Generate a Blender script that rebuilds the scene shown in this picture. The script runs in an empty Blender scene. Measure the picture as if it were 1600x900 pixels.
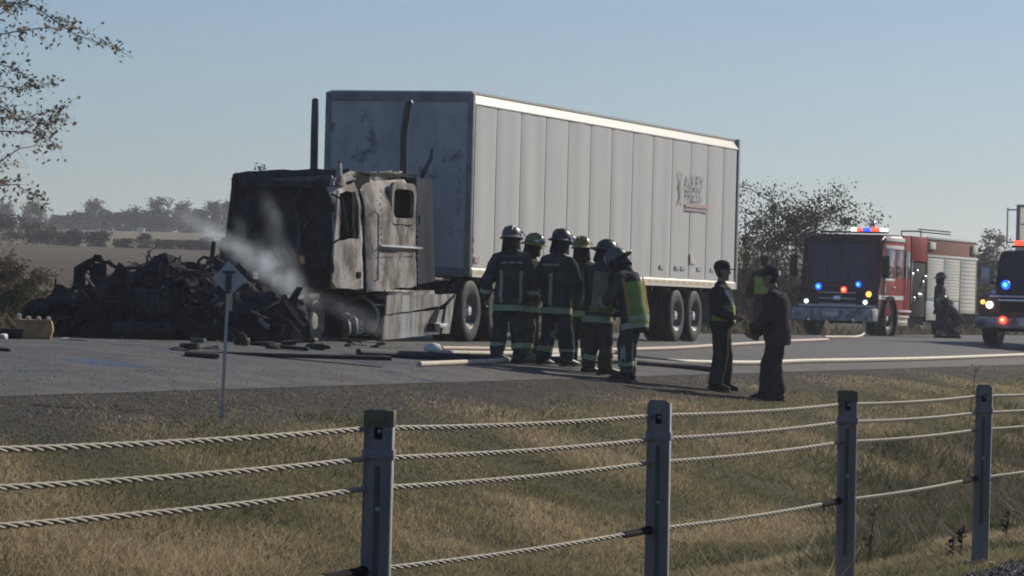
import bpy, bmesh, math, random
import numpy as np
from mathutils import Vector, Matrix, noise
random.seed(11); rng = np.random.default_rng(11)
sc = bpy.context.scene
col = sc.collection
R = math.radians

# ------------------------------------------------------------------ camera
F_PX, ROLL, CZ, HOR = 6050.0, R(1.5), 1.5, 28.0      # focal length in photo pixels, eye height
cd = bpy.data.cameras.new('camera'); cam = bpy.data.objects.new('camera', cd); col.objects.link(cam)
cd.sensor_width = 36.0; cd.lens = 36.0 * F_PX / 1600.0
cd.clip_start = 0.5; cd.clip_end = 9000
cam.matrix_world = Matrix.Translation((0, 0, CZ)) @ Matrix.Rotation(R(90) + HOR / F_PX, 4, 'X') @ Matrix.Rotation(ROLL, 4, 'Z')
sc.camera = cam

# ------------------------------------------------------------------ sky, sun, exposure
SUN_AZ, SUN_EL = R(42), R(29)       # azimuth to the right of the view direction (+Y)
w = bpy.data.worlds.new('World'); sc.world = w; w.use_nodes = True
nt = w.node_tree; bg = nt.nodes['Background']
sky = nt.nodes.new('ShaderNodeTexSky'); sky.sky_type = 'NISHITA'; sky.sun_disc = False
sky.sun_elevation = SUN_EL; sky.sun_rotation = SUN_AZ
sky.altitude = 200; sky.air_density = 1.0; sky.dust_density = 0.35; sky.ozone_density = 3.0
tn_ = nt.nodes.new('ShaderNodeMix'); tn_.data_type = 'RGBA'; tn_.blend_type = 'MULTIPLY'; tn_.inputs[0].default_value = 1.0
tn_.inputs[7].default_value = (0.78, 0.89, 1.10, 1)            # the clear, cool autumn sky of the photograph, the same all round
nt.links.new(sky.outputs[0], tn_.inputs[6]); nt.links.new(tn_.outputs[2], bg.inputs['Color'])
bg.inputs['Strength'].default_value = 0.065
sl = bpy.data.lights.new('sun', 'SUN'); sl.energy = 4.2; sl.angle = R(0.5); sl.color = (1.0, 0.90, 0.74)
so = bpy.data.objects.new('sun', sl); col.objects.link(so)
sdir = Vector((math.sin(SUN_AZ) * math.cos(SUN_EL), math.cos(SUN_AZ) * math.cos(SUN_EL), math.sin(SUN_EL)))
so.rotation_euler = sdir.to_track_quat('Z', 'Y').to_euler(); so.location = (40, 30, 60)
sc.view_settings.view_transform = 'Standard'; sc.view_settings.look = 'None'
sc.view_settings.exposure = 0.0; sc.view_settings.gamma = 1.0
sc.render.engine = 'CYCLES'
sc.cycles.filter_width = 1.9; sc.cycles.max_bounces = 6; sc.cycles.diffuse_bounces = 3; sc.cycles.glossy_bounces = 3
sc.cycles.transparent_max_bounces = 8; sc.cycles.volume_bounces = 1

# ------------------------------------------------------------------ materials
def lk(nt, a, b): nt.links.new(a, b)
def mat(name, base, rough=0.75, metal=0.0, c2=None, scale=4.0, lo=0.4, hi=0.65, stretch=(1, 1, 1), bump=0.0, bscale=40.0,
        c3=None, scale3=20.0, lo3=0.55, hi3=0.7, spec=0.4, emit=None, estr=0.0, coat=0.0, detail=6, attr=None):
    m = bpy.data.materials.new(name); m.use_nodes = True
    t = m.node_tree; b = t.nodes['Principled BSDF']
    b.inputs['Roughness'].default_value = rough; b.inputs['Metallic'].default_value = metal
    b.inputs['Specular IOR Level'].default_value = spec; b.inputs['Coat Weight'].default_value = coat
    b.inputs['Base Color'].default_value = (*base, 1)
    co = t.nodes.new('ShaderNodeTexCoord'); mp = t.nodes.new('ShaderNodeMapping'); mp.inputs['Scale'].default_value = stretch
    lk(t, co.outputs['Object'], mp.inputs['Vector'])
    last = None
    def layer(prev, c, s, l, h):
        n = t.nodes.new('ShaderNodeTexNoise'); n.inputs['Scale'].default_value = s; n.inputs['Detail'].default_value = detail
        n.inputs['Roughness'].default_value = 0.62
        lk(t, mp.outputs[0], n.inputs['Vector'])
        r = t.nodes.new('ShaderNodeMapRange'); r.inputs[1].default_value = l; r.inputs[2].default_value = h
        lk(t, n.outputs['Fac'], r.inputs[0])
        mx = t.nodes.new('ShaderNodeMix'); mx.data_type = 'RGBA'
        lk(t, r.outputs[0], mx.inputs[0])
        if prev is None: mx.inputs[6].default_value = (*base, 1)
        else: lk(t, prev, mx.inputs[6])
        mx.inputs[7].default_value = (*c, 1)
        return mx.outputs[2]
    if c2 is not None: last = layer(last, c2, scale, lo, hi)
    if c3 is not None: last = layer(last, c3, scale3, lo3, hi3)
    if attr is not None:      # per-leaf / per-blade tint read from a mesh attribute
        a = t.nodes.new('ShaderNodeAttribute'); a.attribute_name = 'tint'
        cr = t.nodes.new('ShaderNodeValToRGB')
        els = cr.color_ramp.elements
        while len(els) < len(attr): els.new(0.5)
        for i, c in enumerate(attr):
            els[i].position = i / (len(attr) - 1); els[i].color = (*c, 1)
        lk(t, a.outputs['Fac'], cr.inputs[0]); last = cr.outputs[0]
    if last is not None: lk(t, last, b.inputs['Base Color'])
    if bump > 0:
        n = t.nodes.new('ShaderNodeTexNoise'); n.inputs['Scale'].default_value = bscale; n.inputs['Detail'].default_value = 5
        lk(t, mp.outputs[0], n.inputs['Vector'])
        bp = t.nodes.new('ShaderNodeBump'); bp.inputs['Strength'].default_value = bump; bp.inputs['Distance'].default_value = 0.02
        lk(t, n.outputs['Fac'], bp.inputs['Height']); lk(t, bp.outputs[0], b.inputs['Normal'])
    if emit is not None:
        b.inputs['Emission Color'].default_value = (*emit, 1); b.inputs['Emission Strength'].default_value = estr
    return m
def leafmat(name, ramp, trans=0.35):
    m = mat(name, ramp[0], rough=0.7, attr=ramp, spec=0.2)
    t = m.node_tree; b = t.nodes['Principled BSDF']; out = t.nodes['Material Output']
    tr = t.nodes.new('ShaderNodeBsdfTranslucent'); mx = t.nodes.new('ShaderNodeMixShader'); mx.inputs[0].default_value = trans
    src = b.inputs['Base Color'].links[0].from_socket
    lk(t, src, tr.inputs[0]); lk(t, b.outputs[0], mx.inputs[1]); lk(t, tr.outputs[0], mx.inputs[2]); lk(t, mx.outputs[0], out.inputs[0])
    return m

# ------------------------------------------------------------------ mesh building
class MB:
    def __init__(s): s.v = []; s.f = []; s.m = []
    def add(s, vs, fs, mi=0):
        o = len(s.v); s.v.extend([tuple(p) for p in vs]); s.f.extend([tuple(i + o for i in f) for f in fs]); s.m.extend([mi] * len(fs)); return s
    def box(s, x0, x1, y0, y1, z0, z1, bev=0.0, mi=0, M=None):
        if bev <= 0:
            vs = [(x, y, z) for x in (x0, x1) for y in (y0, y1) for z in (z0, z1)]
            fs = [(0, 1, 3, 2), (4, 6, 7, 5), (0, 4, 5, 1), (2, 3, 7, 6), (0, 2, 6, 4), (1, 5, 7, 3)]
        else:
            bm = bmesh.new(); bmesh.ops.create_cube(bm, size=1)
            for p in bm.verts:
                p.co = ((x0 + x1) / 2 + p.co.x * (x1 - x0), (y0 + y1) / 2 + p.co.y * (y1 - y0), (z0 + z1) / 2 + p.co.z * (z1 - z0))
            bmesh.ops.bevel(bm, geom=bm.edges[:], offset=min(bev, 0.45 * min(x1 - x0, y1 - y0, z1 - z0)), segments=2, affect='EDGES', profile=0.5)
            bm.verts.index_update(); vs = [tuple(p.co) for p in bm.verts]; fs = [[p.index for p in f.verts] for f in bm.faces]; bm.free()
        if M is not None: vs = [tuple(M @ Vector(p)) for p in vs]
        return s.add(vs, fs, mi)
    def tube(s, path, r, seg=8, mi=0, ref=None, caps=True):
        """tapered tube; r is a number, a list, or a list of (ra, rb): ra along ref, rb across"""
        P = [Vector(p) for p in path]; n = len(P)
        rr = r if isinstance(r, (list, tuple)) else [r] * n
        rr = [q if isinstance(q, (list, tuple)) else (q, q) for q in rr]
        T = []
        for i in range(n):
            t = (P[min(i + 1, n - 1)] - P[max(i - 1, 0)])
            T.append(t.normalized() if t.length > 1e-9 else Vector((0, 0, 1)))
        a = Vector(ref) if ref is not None else (Vector((1, 0, 0)) if abs(T[0].x) < 0.8 else Vector((0, 1, 0)))
        vs = []; fs = []
        for i in range(n):
            a = (a - T[i] * a.dot(T[i]))
            a = a.normalized() if a.length > 1e-6 else T[i].orthogonal().normalized()
            b = T[i].cross(a)
            for k in range(seg):
                an = 2 * math.pi * k / seg
                vs.append(P[i] + a * (math.cos(an) * rr[i][0]) + b * (math.sin(an) * rr[i][1]))
        for i in range(n - 1):
            for k in range(seg):
                k2 = (k + 1) % seg
                fs.append((i * seg + k, i * seg + k2, (i + 1) * seg + k2, (i + 1) * seg + k))
        if caps:
            c0 = len(vs); vs.append(P[0] - T[0] * min(rr[0]) * 0.5); vs.append(P[-1] + T[-1] * min(rr[-1]) * 0.5)
            for k in range(seg):
                k2 = (k + 1) % seg
                fs.append((c0, k2, k)); fs.append((c0 + 1, (n - 1) * seg + k, (n - 1) * seg + k2))
        return s.add(vs, fs, mi)
    def lathe(s, prof, o=(0, 0, 0), ax=(0, 0, 1), seg=24, mi=0, a0=0.0, a1=2 * math.pi):
        ax = Vector(ax).normalized(); a = ax.orthogonal().normalized(); b = ax.cross(a); o = Vector(o)
        full = abs(a1 - a0 - 2 * math.pi) < 1e-6; ns = seg if full else seg + 1
        vs = []; fs = []
        for (r, h) in prof:
            for k in range(ns):
                an = a0 + (a1 - a0) * k / seg
                vs.append(o + ax * h + (a * math.cos(an) + b * math.sin(an)) * r)
        for i in range(len(prof) - 1):
            for k in range(seg):
                k2 = (k + 1) % ns
                fs.append((i * ns + k, i * ns + k2, (i + 1) * ns + k2, (i + 1) * ns + k))
        return s.add(vs, fs, mi)
    def prism(s, poly, ax, a, b, mi=0):
        """extrude a 2-D polygon along axis ax ('x','y','z') from a to b"""
        def p3(p, t): return {'x': (t, p[0], p[1]), 'y': (p[0], t, p[1]), 'z': (p[0], p[1], t)}[ax]
        n = len(poly); vs = [p3(p, a) for p in poly] + [p3(p, b) for p in poly]
        fs = [tuple(range(n))[::-1], tuple(range(n, 2 * n))] + [(i, (i + 1) % n, n + (i + 1) % n, n + i) for i in range(n)]
        return s.add(vs, fs, mi)
    def frame(s, ox, poly_o, poly_i, ax, a, b, mi=0):
        """a plate with a hole: outer and inner polygon of equal count"""
        def p3(p, t): return {'x': (t, p[0], p[1]), 'y': (p[0], t, p[1]), 'z': (p[0], p[1], t)}[ax]
        n = len(poly_o)
        vs = [p3(p, a) for p in poly_o] + [p3(p, a) for p in poly_i] + [p3(p, b) for p in poly_o] + [p3(p, b) for p in poly_i]
        fs = []
        for i in range(n):
            j = (i + 1) % n
            fs += [(i, j, n + j, n + i), (2 * n + i, 3 * n + i, 3 * n + j, 2 * n + j), (i, 2 * n + i, 2 * n + j, j), (n + i, n + j, 3 * n + j, 3 * n + i)]
        return s.add(vs, fs, mi)
    def shell(s, fn, nu, nv, th=0.01, mi=0, close=False):
        """a thin shell: fn(u, v) -> (point, normal), u, v in 0..1"""
        vs = []
        for side in (0, 1):
            for i in range(nu + 1):
                for j in range(nv + 1):
                    p, nn = fn(i / nu, j / nv); vs.append(Vector(p) - Vector(nn) * th * side)
        q = (nu + 1) * (nv + 1); fs = []
        def id(i, j, k): return k * q + i * (nv + 1) + j
        for i in range(nu):
            for j in range(nv):
                fs.append((id(i, j, 0), id(i + 1, j, 0), id(i + 1, j + 1, 0), id(i, j + 1, 0)))
                fs.append((id(i, j, 1), id(i, j + 1, 1), id(i + 1, j + 1, 1), id(i + 1, j, 1)))
        for i in range(nu):
            fs.append((id(i, 0, 0), id(i, 0, 1), id(i + 1, 0, 1), id(i + 1, 0, 0))); fs.append((id(i, nv, 0), id(i + 1, nv, 0), id(i + 1, nv, 1), id(i, nv, 1)))
        if not close:
            for j in range(nv):
                fs.append((id(0, j, 0), id(0, j + 1, 0), id(0, j + 1, 1), id(0, j, 1))); fs.append((id(nu, j, 0), id(nu, j, 1), id(nu, j + 1, 1), id(nu, j + 1, 0)))
        return s.add(vs, fs, mi)
    def crumple(s, amp, freq, seed=0.0):
        o = Vector((seed * 3.1, seed * 7.7, seed * 1.3))
        s.v = [tuple(Vector(p) + noise.noise_vector(Vector(p) * freq + o) * amp + noise.noise_vector(Vector(p) * freq * 2.7 + o) * amp * 0.45) for p in s.v]
        return s
    def mesh(s, name, mats, smooth=35):
        me = bpy.data.meshes.new(name); me.from_pydata(s.v, [], s.f); me.update()
        for m in (mats if isinstance(mats, (list, tuple)) else [mats]): me.materials.append(m)
        if any(s.m): me.polygons.foreach_set('material_index', s.m)
        bm = bmesh.new(); bm.from_mesh(me); bmesh.ops.recalc_face_normals(bm, faces=bm.faces[:]); bm.to_mesh(me); bm.free()
        if smooth:
            me.shade_smooth(); me.set_sharp_from_angle(angle=R(smooth))
        return me
    def build(s, name, mats, parent=None, smooth=35):
        return place(name, s.mesh(name, mats, smooth), parent)
def place(name, me, parent=None):
    o = bpy.data.objects.new(name, me); col.objects.link(o)
    if parent is not None: o.parent = parent
    return o
def tag(o, label=None, cat=None, group=None, kind=None):
    if label: o['label'] = label
    if cat: o['category'] = cat
    if group: o['group'] = group
    if kind: o['kind'] = kind
    return o
def thing(name, label, cat, loc=(0, 0, 0), rotz=0.0, group=None):
    o = bpy.data.objects.new(name, None); col.objects.link(o); o.empty_display_size = 0.3
    o.location = loc; o.rotation_euler = (0, 0, rotz)
    return tag(o, label, cat, group)
def kids(o): return [c for c in bpy.data.objects if c.parent == o]
def remesh(mb, voxel, smooth=3, wrinkle=None):
    """join the overlapping shapes of a builder into one continuous skin"""
    me = bpy.data.meshes.new('tmp'); me.from_pydata(mb.v, [], mb.f); me.update()
    bm = bmesh.new(); bm.from_mesh(me); bmesh.ops.recalc_face_normals(bm, faces=bm.faces[:]); bm.to_mesh(me); bm.free()
    o = bpy.data.objects.new('tmp', me); col.objects.link(o)
    a = o.modifiers.new('r', 'REMESH'); a.mode = 'VOXEL'; a.voxel_size = voxel
    if smooth:
        b = o.modifiers.new('s', 'SMOOTH'); b.iterations = smooth; b.factor = 0.5
    dg = bpy.context.evaluated_depsgraph_get(); ev = o.evaluated_get(dg)
    out = bpy.data.meshes.new_from_object(ev)
    bpy.data.objects.remove(o); bpy.data.meshes.remove(me)
    n = len(out.vertices); co = np.empty(n * 3, np.float32); no = np.empty(n * 3, np.float32)
    out.vertices.foreach_get('co', co); out.vertices.foreach_get('normal', no); co = co.reshape(-1, 3); no = no.reshape(-1, 3)
    if wrinkle:
        amp, fx, fz, ph = wrinkle
        q = co[:, 2] * fz + np.sin(co[:, 0] * fx + ph) * 1.3 + np.sin(co[:, 1] * fx * 1.3 + ph * 2) * 1.5
        h = np.sin(q) * 0.5 + np.sin(q * 0.43 + co[:, 1] * fx + ph) * 0.7 + np.sin(co[:, 0] * fx * 2.1 + co[:, 2] * 9 + ph) * 0.4
        co += no * (h * amp)[:, None].astype(np.float32)
        out.vertices.foreach_set('co', co.ravel())
    out.update(); out.shade_smooth()
    return out
def cards(name, pts, size, mat_, parent=None, aspect=0.6, tint=None, flat=0.0, dirs=None):
    """many small leaf-shaped faces, one per point"""
    pts = np.asarray(pts, np.float32); n = len(pts)
    d = rng.normal(size=(n, 3)) if dirs is None else dirs + rng.normal(size=(n, 3)) * 0.35
    d /= np.linalg.norm(d, axis=1)[:, None] + 1e-9
    e = rng.normal(size=(n, 3)); e[:, 2] *= (1 - flat); e -= d * (e * d).sum(1)[:, None]; e /= np.linalg.norm(e, axis=1)[:, None] + 1e-9
    L = (size * rng.uniform(0.6, 1.25, n))[:, None]; W = L * aspect
    v = np.stack([pts - d * L * 0.5, pts + e * W * 0.5 - d * L * 0.02, pts + d * L * 0.5, pts - e * W * 0.5 - d * L * 0.02], 1).reshape(-1, 3)
    me = bpy.data.meshes.new(name); me.vertices.add(n * 4); me.vertices.foreach_set('co', v.astype(np.float32).ravel())
    me.loops.add(n * 4); me.loops.foreach_set('vertex_index', np.arange(n * 4, dtype=np.int32))
    me.polygons.add(n); me.polygons.foreach_set('loop_start', np.arange(0, n * 4, 4, dtype=np.int32)); me.polygons.foreach_set('loop_total', np.full(n, 4, np.int32))
    t = rng.uniform(0, 1, n) if tint is None else np.clip(tint, 0, 1)
    at = me.attributes.new('tint', 'FLOAT', 'POINT'); at.data.foreach_set('value', np.repeat(t, 4).astype(np.float32))
    me.materials.append(mat_); me.update(); me.validate()
    return place(name, me, parent)

# ------------------------------------------------------------------ where things stand
RD, RN = (0.3185, 0.948), (-0.948, 0.3185)           # along the motorway, and across it (away from the camera)
PV = [-60, 0, 3.8, 4.6, 6, 8.5, 10, 13.3, 14.1, 15.06, 15.8, 16.7, 20, 22.8, 25, 27.5, 30, 31, 35, 38, 46]
PZ = [.05, .12, .08, .04, -.2, -.6, -.52, .23, .32, .47, .55, .67, .89, .90, .90, .88, .86, .7, .25, .3, 1.0]
HY = [0, 60, 130, 300, 360, 620, 668, 1000, 4000, 9000]
HZ = [1.0, 1.2, 2.0, 4.75, 5.94, 11.9, 12.2, 6, -10, -30]
def gz(x, y):
    x = np.asarray(x, float); y = np.asarray(y, float); v = x * RN[0] + y * RN[1]
    p = np.interp(v, PV, PZ); f = np.interp(y, HY, HZ)
    t = np.clip((v - 36) / 26, 0, 1); t = t * t * (3 - 2 * t)
    return p * (1 - t) + f * t
def ray(px, py):
    dx, dy = px - 800, py - 450
    x = dx * math.cos(ROLL) + dy * math.sin(ROLL); y = -dx * math.sin(ROLL) + dy * math.cos(ROLL)
    return x / F_PX, -(y - HOR) / F_PX
def P(px, py, D):
    a, b = ray(px, py); return Vector((a * D, D, CZ + b * D))
def G(px, py, lo=20.0, hi=700.0):
    """the point of the ground seen at a place of the photograph"""
    a, b = ray(px, py); D = np.arange(lo, hi, 0.05); h = CZ + b * D - gz(a * D, D)
    i = np.argmax(h < 0); D = D[i] if h[i] < 0 else hi
    return Vector((a * D, D, float(gz(a * D, D))))
def S(px, D):
    """the point of the ground at a column of the photograph and a distance"""
    a, _ = ray(px, 520); return Vector((a * D, D, float(gz(a * D, D))))
def uv(u, v, z=None):
    x, y = u * RD[0] + v * RN[0], u * RD[1] + v * RN[1]
    return Vector((x, y, float(gz(x, y)) if z is None else z))
# ================================================================== SETTING
def posmat(name, build):
    m = bpy.data.materials.new(name); m.use_nodes = True; t = m.node_tree
    b = t.nodes['Principled BSDF']; b.inputs['Roughness'].default_value = 0.9; b.inputs['Specular IOR Level'].default_value = 0.25
    g = t.nodes.new('ShaderNodeNewGeometry')
    def dot(vec):
        n = t.nodes.new('ShaderNodeVectorMath'); n.operation = 'DOT_PRODUCT'; lk(t, g.outputs['Position'], n.inputs[0]); n.inputs[1].default_value = vec; return n.outputs['Value']
    def noi(scale, detail=6, vec=None, rough=0.6):
        n = t.nodes.new('ShaderNodeTexNoise'); n.inputs['Scale'].default_value = scale; n.inputs['Detail'].default_value = detail; n.inputs['Roughness'].default_value = rough
        lk(t, vec if vec is not None else g.outputs['Position'], n.inputs['Vector']); return n.outputs['Fac']
    def rng_(a, lo, hi, o0=0.0, o1=1.0):
        n = t.nodes.new('ShaderNodeMapRange'); n.inputs[1].default_value = lo; n.inputs[2].default_value = hi; n.inputs[3].default_value = o0; n.inputs[4].default_value = o1
        lk(t, a, n.inputs[0]); return n.outputs[0]
    def ma(op, a, b2):
        n = t.nodes.new('ShaderNodeMath'); n.operation = op
        for i, q in enumerate((a, b2)):
            if isinstance(q, (int, float)): n.inputs[i].default_value = q
            else: lk(t, q, n.inputs[i])
        return n.outputs[0]
    def mix(f, a, b2):
        n = t.nodes.new('ShaderNodeMix'); n.data_type = 'RGBA'
        if isinstance(f, (int, float)): n.inputs[0].default_value = f
        else: lk(t, f, n.inputs[0])
        for i, q in ((6, a), (7, b2)):
            if isinstance(q, tuple): n.inputs[i].default_value = (*q, 1)
            else: lk(t, q, n.inputs[i])
        return n.outputs[2]
    def scl(vec):
        n = t.nodes.new('ShaderNodeVectorMath'); n.operation = 'MULTIPLY'; lk(t, g.outputs['Position'], n.inputs[0]); n.inputs[1].default_value = vec; return n.outputs[0]
    build(t, b, dot, noi, rng_, ma, mix, scl); return m
def _ground(t, b, dot, noi, rng_, ma, mix, scl):
    v = dot((RN[0], RN[1], 0)); y = dot((0, 1, 0))
    vn = ma('ADD', v, ma('MULTIPLY', ma('SUBTRACT', noi(0.55), 0.5), 4.0))
    soil = mix(rng_(noi(22, 7, None, .7), .38, .62), (0.06, 0.05, 0.03), (0.19, 0.16, 0.095))
    soil = mix(rng_(noi(1.1), .4, .65), soil, (0.10, 0.088, 0.048))
    gravel = mix(rng_(noi(20, 9, None, 0.8), 0.40, 0.62), (0.022, 0.02, 0.019), (0.115, 0.10, 0.088))
    gravel = mix(rng_(noi(3.0), .45, .65), gravel, (0.05, 0.041, 0.032))
    c = mix(rng_(vn, 13.1, 14.9), soil, gravel)
    c = mix(rng_(vn, 4.9, 4.2), c, mix(0.5, gravel, (0.04, 0.042, 0.047)))
    c = mix(rng_(vn, 31, 33), c, (0.09, 0.085, 0.045))
    field = mix(rng_(noi(0.02, 8), 0.35, 0.65), (0.125, 0.092, 0.06), (0.105, 0.083, 0.052))
    rows = noi(1.0, 4, scl((0.02, 0.25, 0.0)))
    field = mix(rng_(rows, 0.42, 0.62), field, (0.09, 0.07, 0.046))
    field2 = mix(noi(0.03, 6), (0.21, 0.175, 0.105), (0.165, 0.145, 0.08))
    field = mix(rng_(y, 352, 372), field, field2)
    f = mix(rng_(v, 40, 52), c, field)
    lk(t, f, b.inputs['Base Color'])
    bp = t.nodes.new('ShaderNodeBump'); bp.inputs['Strength'].default_value = 1.0; bp.inputs['Distance'].default_value = 0.06
    lk(t, noi(20, 9, None, .75), bp.inputs['Height']); lk(t, bp.outputs[0], b.inputs['Normal'])
m_ground = posmat('ground earth', _ground)
def _road(t, b, dot, noi, rng_, ma, mix, scl):
    v = dot((RN[0], RN[1], 0)); u = dot((RD[0], RD[1], 0))
    c = mix(rng_(noi(60, 4), 0.3, 0.7), (0.085, 0.083, 0.081), (0.135, 0.13, 0.124))
    c = mix(rng_(noi(0.6), 0.42, 0.62), c, (0.112, 0.107, 0.102))
    # tyre-polished wheel paths and the dusty shoulder keep to their lanes
    sh = ma('ADD', v, ma('MULTIPLY', ma('SUBTRACT', noi(0.9), 0.5), 0.9))
    c = mix(rng_(sh, 17.2, 16.3), c, (0.125, 0.108, 0.092))
    # soot and ash washed out over the lanes round the burnt vehicles
    ash = ma('MULTIPLY', rng_(u, 76, 60), rng_(noi(1.4, 8), 0.38, 0.6))
    c = mix(ma('MULTIPLY', ash, 0.75), c, (0.045, 0.045, 0.05))
    wet = ma('MULTIPLY', rng_(u, 62, 50), rng_(noi(0.45, 3), 0.60, 0.68))
    c = mix(ma('MULTIPLY', wet, 0.6), c, (0.035, 0.036, 0.04))
    lk(t, c, b.inputs['Base Color'])
    lk(t, rng_(wet, 0, 1, 0.72, 0.22), b.inputs['Roughness'])
    b.inputs['Specular IOR Level'].default_value = 0.4
    bp = t.nodes.new('ShaderNodeBump'); bp.inputs['Strength'].default_value = 0.5; bp.inputs['Distance'].default_value = 0.012
    lk(t, noi(45, 5), bp.inputs['Height']); lk(t, bp.outputs[0], b.inputs['Normal'])
m_road = posmat('asphalt', _road)

def lumps(x, y, v):
    n = np.sin(x * 2.1 + np.sin(y * 1.7) * 2) * np.sin(y * 1.3 + np.sin(x * 2.9)) + 0.4 * np.sin(x * 3.3 + y * 2.1) * np.sin(y * 2.7 - x * 1.2)
    return n * np.clip((v - 5) / 1.5, 0, 1) * np.clip((13.2 - v) / 1.5, 0, 1)
def sheet(name, U, V, m, dz=0.0, sink=False, rough=0.0):
    U = np.asarray(U, float); V = np.asarray(V, float)
    uu, vv = np.meshgrid(U, V, indexing='ij'); x = uu * RD[0] + vv * RN[0]; y = uu * RD[1] + vv * RN[1]
    z = gz(x, y) + dz
    if sink: z = z - np.where((vv > 15.95) & (vv < 30.0), 0.05, 0.0) - np.where((vv < 3.0) & (vv > -8), 0.05, 0)
    if rough:
        z = z + rough * lumps(x, y, vv)
    nu, nv = len(U), len(V); co = np.stack([x, y, z], -1).reshape(-1, 3)
    i = np.arange((nu - 1)) [:, None] * nv + np.arange(nv - 1)[None]
    f = np.stack([i, i + nv, i + nv + 1, i + 1], -1).reshape(-1, 4)
    me = bpy.data.meshes.new(name); me.vertices.add(len(co)); me.vertices.foreach_set('co', co.astype(np.float32).ravel())
    me.loops.add(f.size); me.loops.foreach_set('vertex_index', f.astype(np.int32).ravel())
    me.polygons.add(len(f)); me.polygons.foreach_set('loop_start', np.arange(0, f.size, 4, dtype=np.int32)); me.polygons.foreach_set('loop_total', np.full(len(f), 4, np.int32))
    me.materials.append(m); me.update(); me.validate(); me.shade_smooth()
    return place(name, me)
geo = lambda a, b, k: list(np.geomspace(a, b, k))
Ug = [-6000, -2000, -600, -200, -60, -20, 0] + list(np.arange(8, 130, 0.6)) + geo(131, 9000, 90)
Vg = [-6000, -2000, -600, -200, -60, -20, -8.01, -7.99, 0, 2.99, 3.01, 3.8] + list(np.arange(4.2, 15.7, 0.3)) + [15.8, 15.94, 15.96, 16.7, 20, 22.8, 25, 27.5, 29.99, 30.01, 31, 33, 35, 36.5, 38] + list(np.arange(40, 66, 2)) + geo(67, 9000, 70)
tag(sheet('ground', Ug, Vg, m_ground, sink=True, rough=0.035), kind='structure')
Ur = [-400, -100, 0] + list(np.arange(8, 140, 4)) + geo(141, 4000, 40)
tag(sheet('road', Ur, [15.75, 16.2, 16.7, 18, 20, 21.5, 22.8, 24, 25, 26.2, 27.5, 29, 30.15], m_road, dz=0.004), kind='structure')
tag(sheet('near_road', Ur, [-7.5, -4, 0, 2.6, 2.9], m_road, dz=0.004), kind='structure')
m_white_line = mat('worn white road paint', (0.5, 0.5, 0.48), c2=(0.12, 0.12, 0.12), scale=3, lo=.4, hi=.6)
m_yellow_line = mat('worn yellow road paint', (0.42, 0.32, 0.10), c2=(0.11, 0.105, 0.10), scale=3, lo=.4, hi=.6)
def stripe(name, v0, v1, spans, m):
    mb = MB()
    for a, b in spans:
        n = max(1, int((b - a) / 6))
        for i in range(n):
            p, q = a + (b - a) * i / n, a + (b - a) * (i + 1) / n
            c = [uv(p, v0), uv(q, v0), uv(q, v1), uv(p, v1)]
            mb.add([(t.x, t.y, t.z + 0.009) for t in c], [(0, 1, 2, 3)])
    return tag(mb.build(name, m, smooth=0), kind='structure')
stripe('lane_line', 21.0, 21.12, [(10 + 12 * i, 13 + 12 * i) for i in range(30)], m_white_line)
stripe('shoulder_line', 24.8, 24.92, [(10, 400)], m_white_line)

# ---- grass of the median: blades scattered over the ditch, thinner towards the gravel
def blades(name, n, ramp, vlo, vhi, hfun, dens=None, xr=0.17, Dlo=14.0, Dhi=110.0, wpx=1.6):
    D = np.exp(rng.uniform(math.log(Dlo), math.log(Dhi), n)); x = D * rng.uniform(-xr, xr, n)
    v = x * RN[0] + D * RN[1]; keep = (v > vlo) & (v < vhi)
    if dens is not None: keep &= rng.uniform(0, 1, n) < dens(x, D, v)
    x, D, v = x[keep], D[keep], v[keep]; n = len(x); z = gz(x, D) + 0.035 * lumps(x, D, v) - 0.012
    patch = 0.5 + 0.25 * np.sin(x * 1.1 + np.sin(D * .63) * 2.2) + 0.25 * np.sin(D * 0.9 + np.sin(x * 1.7) * 1.9 + 1.3)
    h = hfun(x, D, v, patch) * rng.uniform(0.45, 1.2, n); wd = wpx * D / F_PX * 1.56 * rng.uniform(0.6, 1.3, n)
    an = rng.uniform(0, 2 * math.pi, n); lean = h * rng.uniform(0.2, 1.7, n)
    la = rng.uniform(0, 6.283, n)
    bx, by = np.cos(an) * wd / 2, np.sin(an) * wd / 2; lx, ly = np.cos(la) * lean, np.sin(la) * lean
    vs = np.stack([np.stack([x - bx, D - by, z], 1), np.stack([x + bx, D + by, z], 1),
                   np.stack([x + lx + bx * .3, D + ly + by * .3, z + h], 1), np.stack([x + lx * .5 - bx * .85, D + ly * .5 - by * .85, z + h * .5], 1)], 1).reshape(-1, 3)
    loops = np.arange(n * 4)
    me = bpy.data.meshes.new(name); me.vertices.add(n * 4); me.vertices.foreach_set('co', vs.astype(np.float32).ravel())
    me.loops.add(n * 4); me.loops.foreach_set('vertex_index', loops.astype(np.int32))
    me.polygons.add(n); st = np.arange(n) * 4
    me.polygons.foreach_set('loop_start', st.astype(np.int32)); me.polygons.foreach_set('loop_total', np.full(n, 4, np.int32))
    tint = np.clip(patch * 0.95 + rng.normal(-0.02, 0.2, n), 0, 1)
    at = me.attributes.new('tint', 'FLOAT', 'POINT'); at.data.foreach_set('value', np.repeat(tint, 4).astype(np.float32))
    me.materials.append(leafmat(name + ' blades', ramp, 0.45)); me.update(); me.validate()
    return tag(place(name, me), kind='stuff')
GRASS = [(0.13, 0.135, 0.062), (0.25, 0.23, 0.12), (0.38, 0.31, 0.18), (0.54, 0.43, 0.27)]
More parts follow.
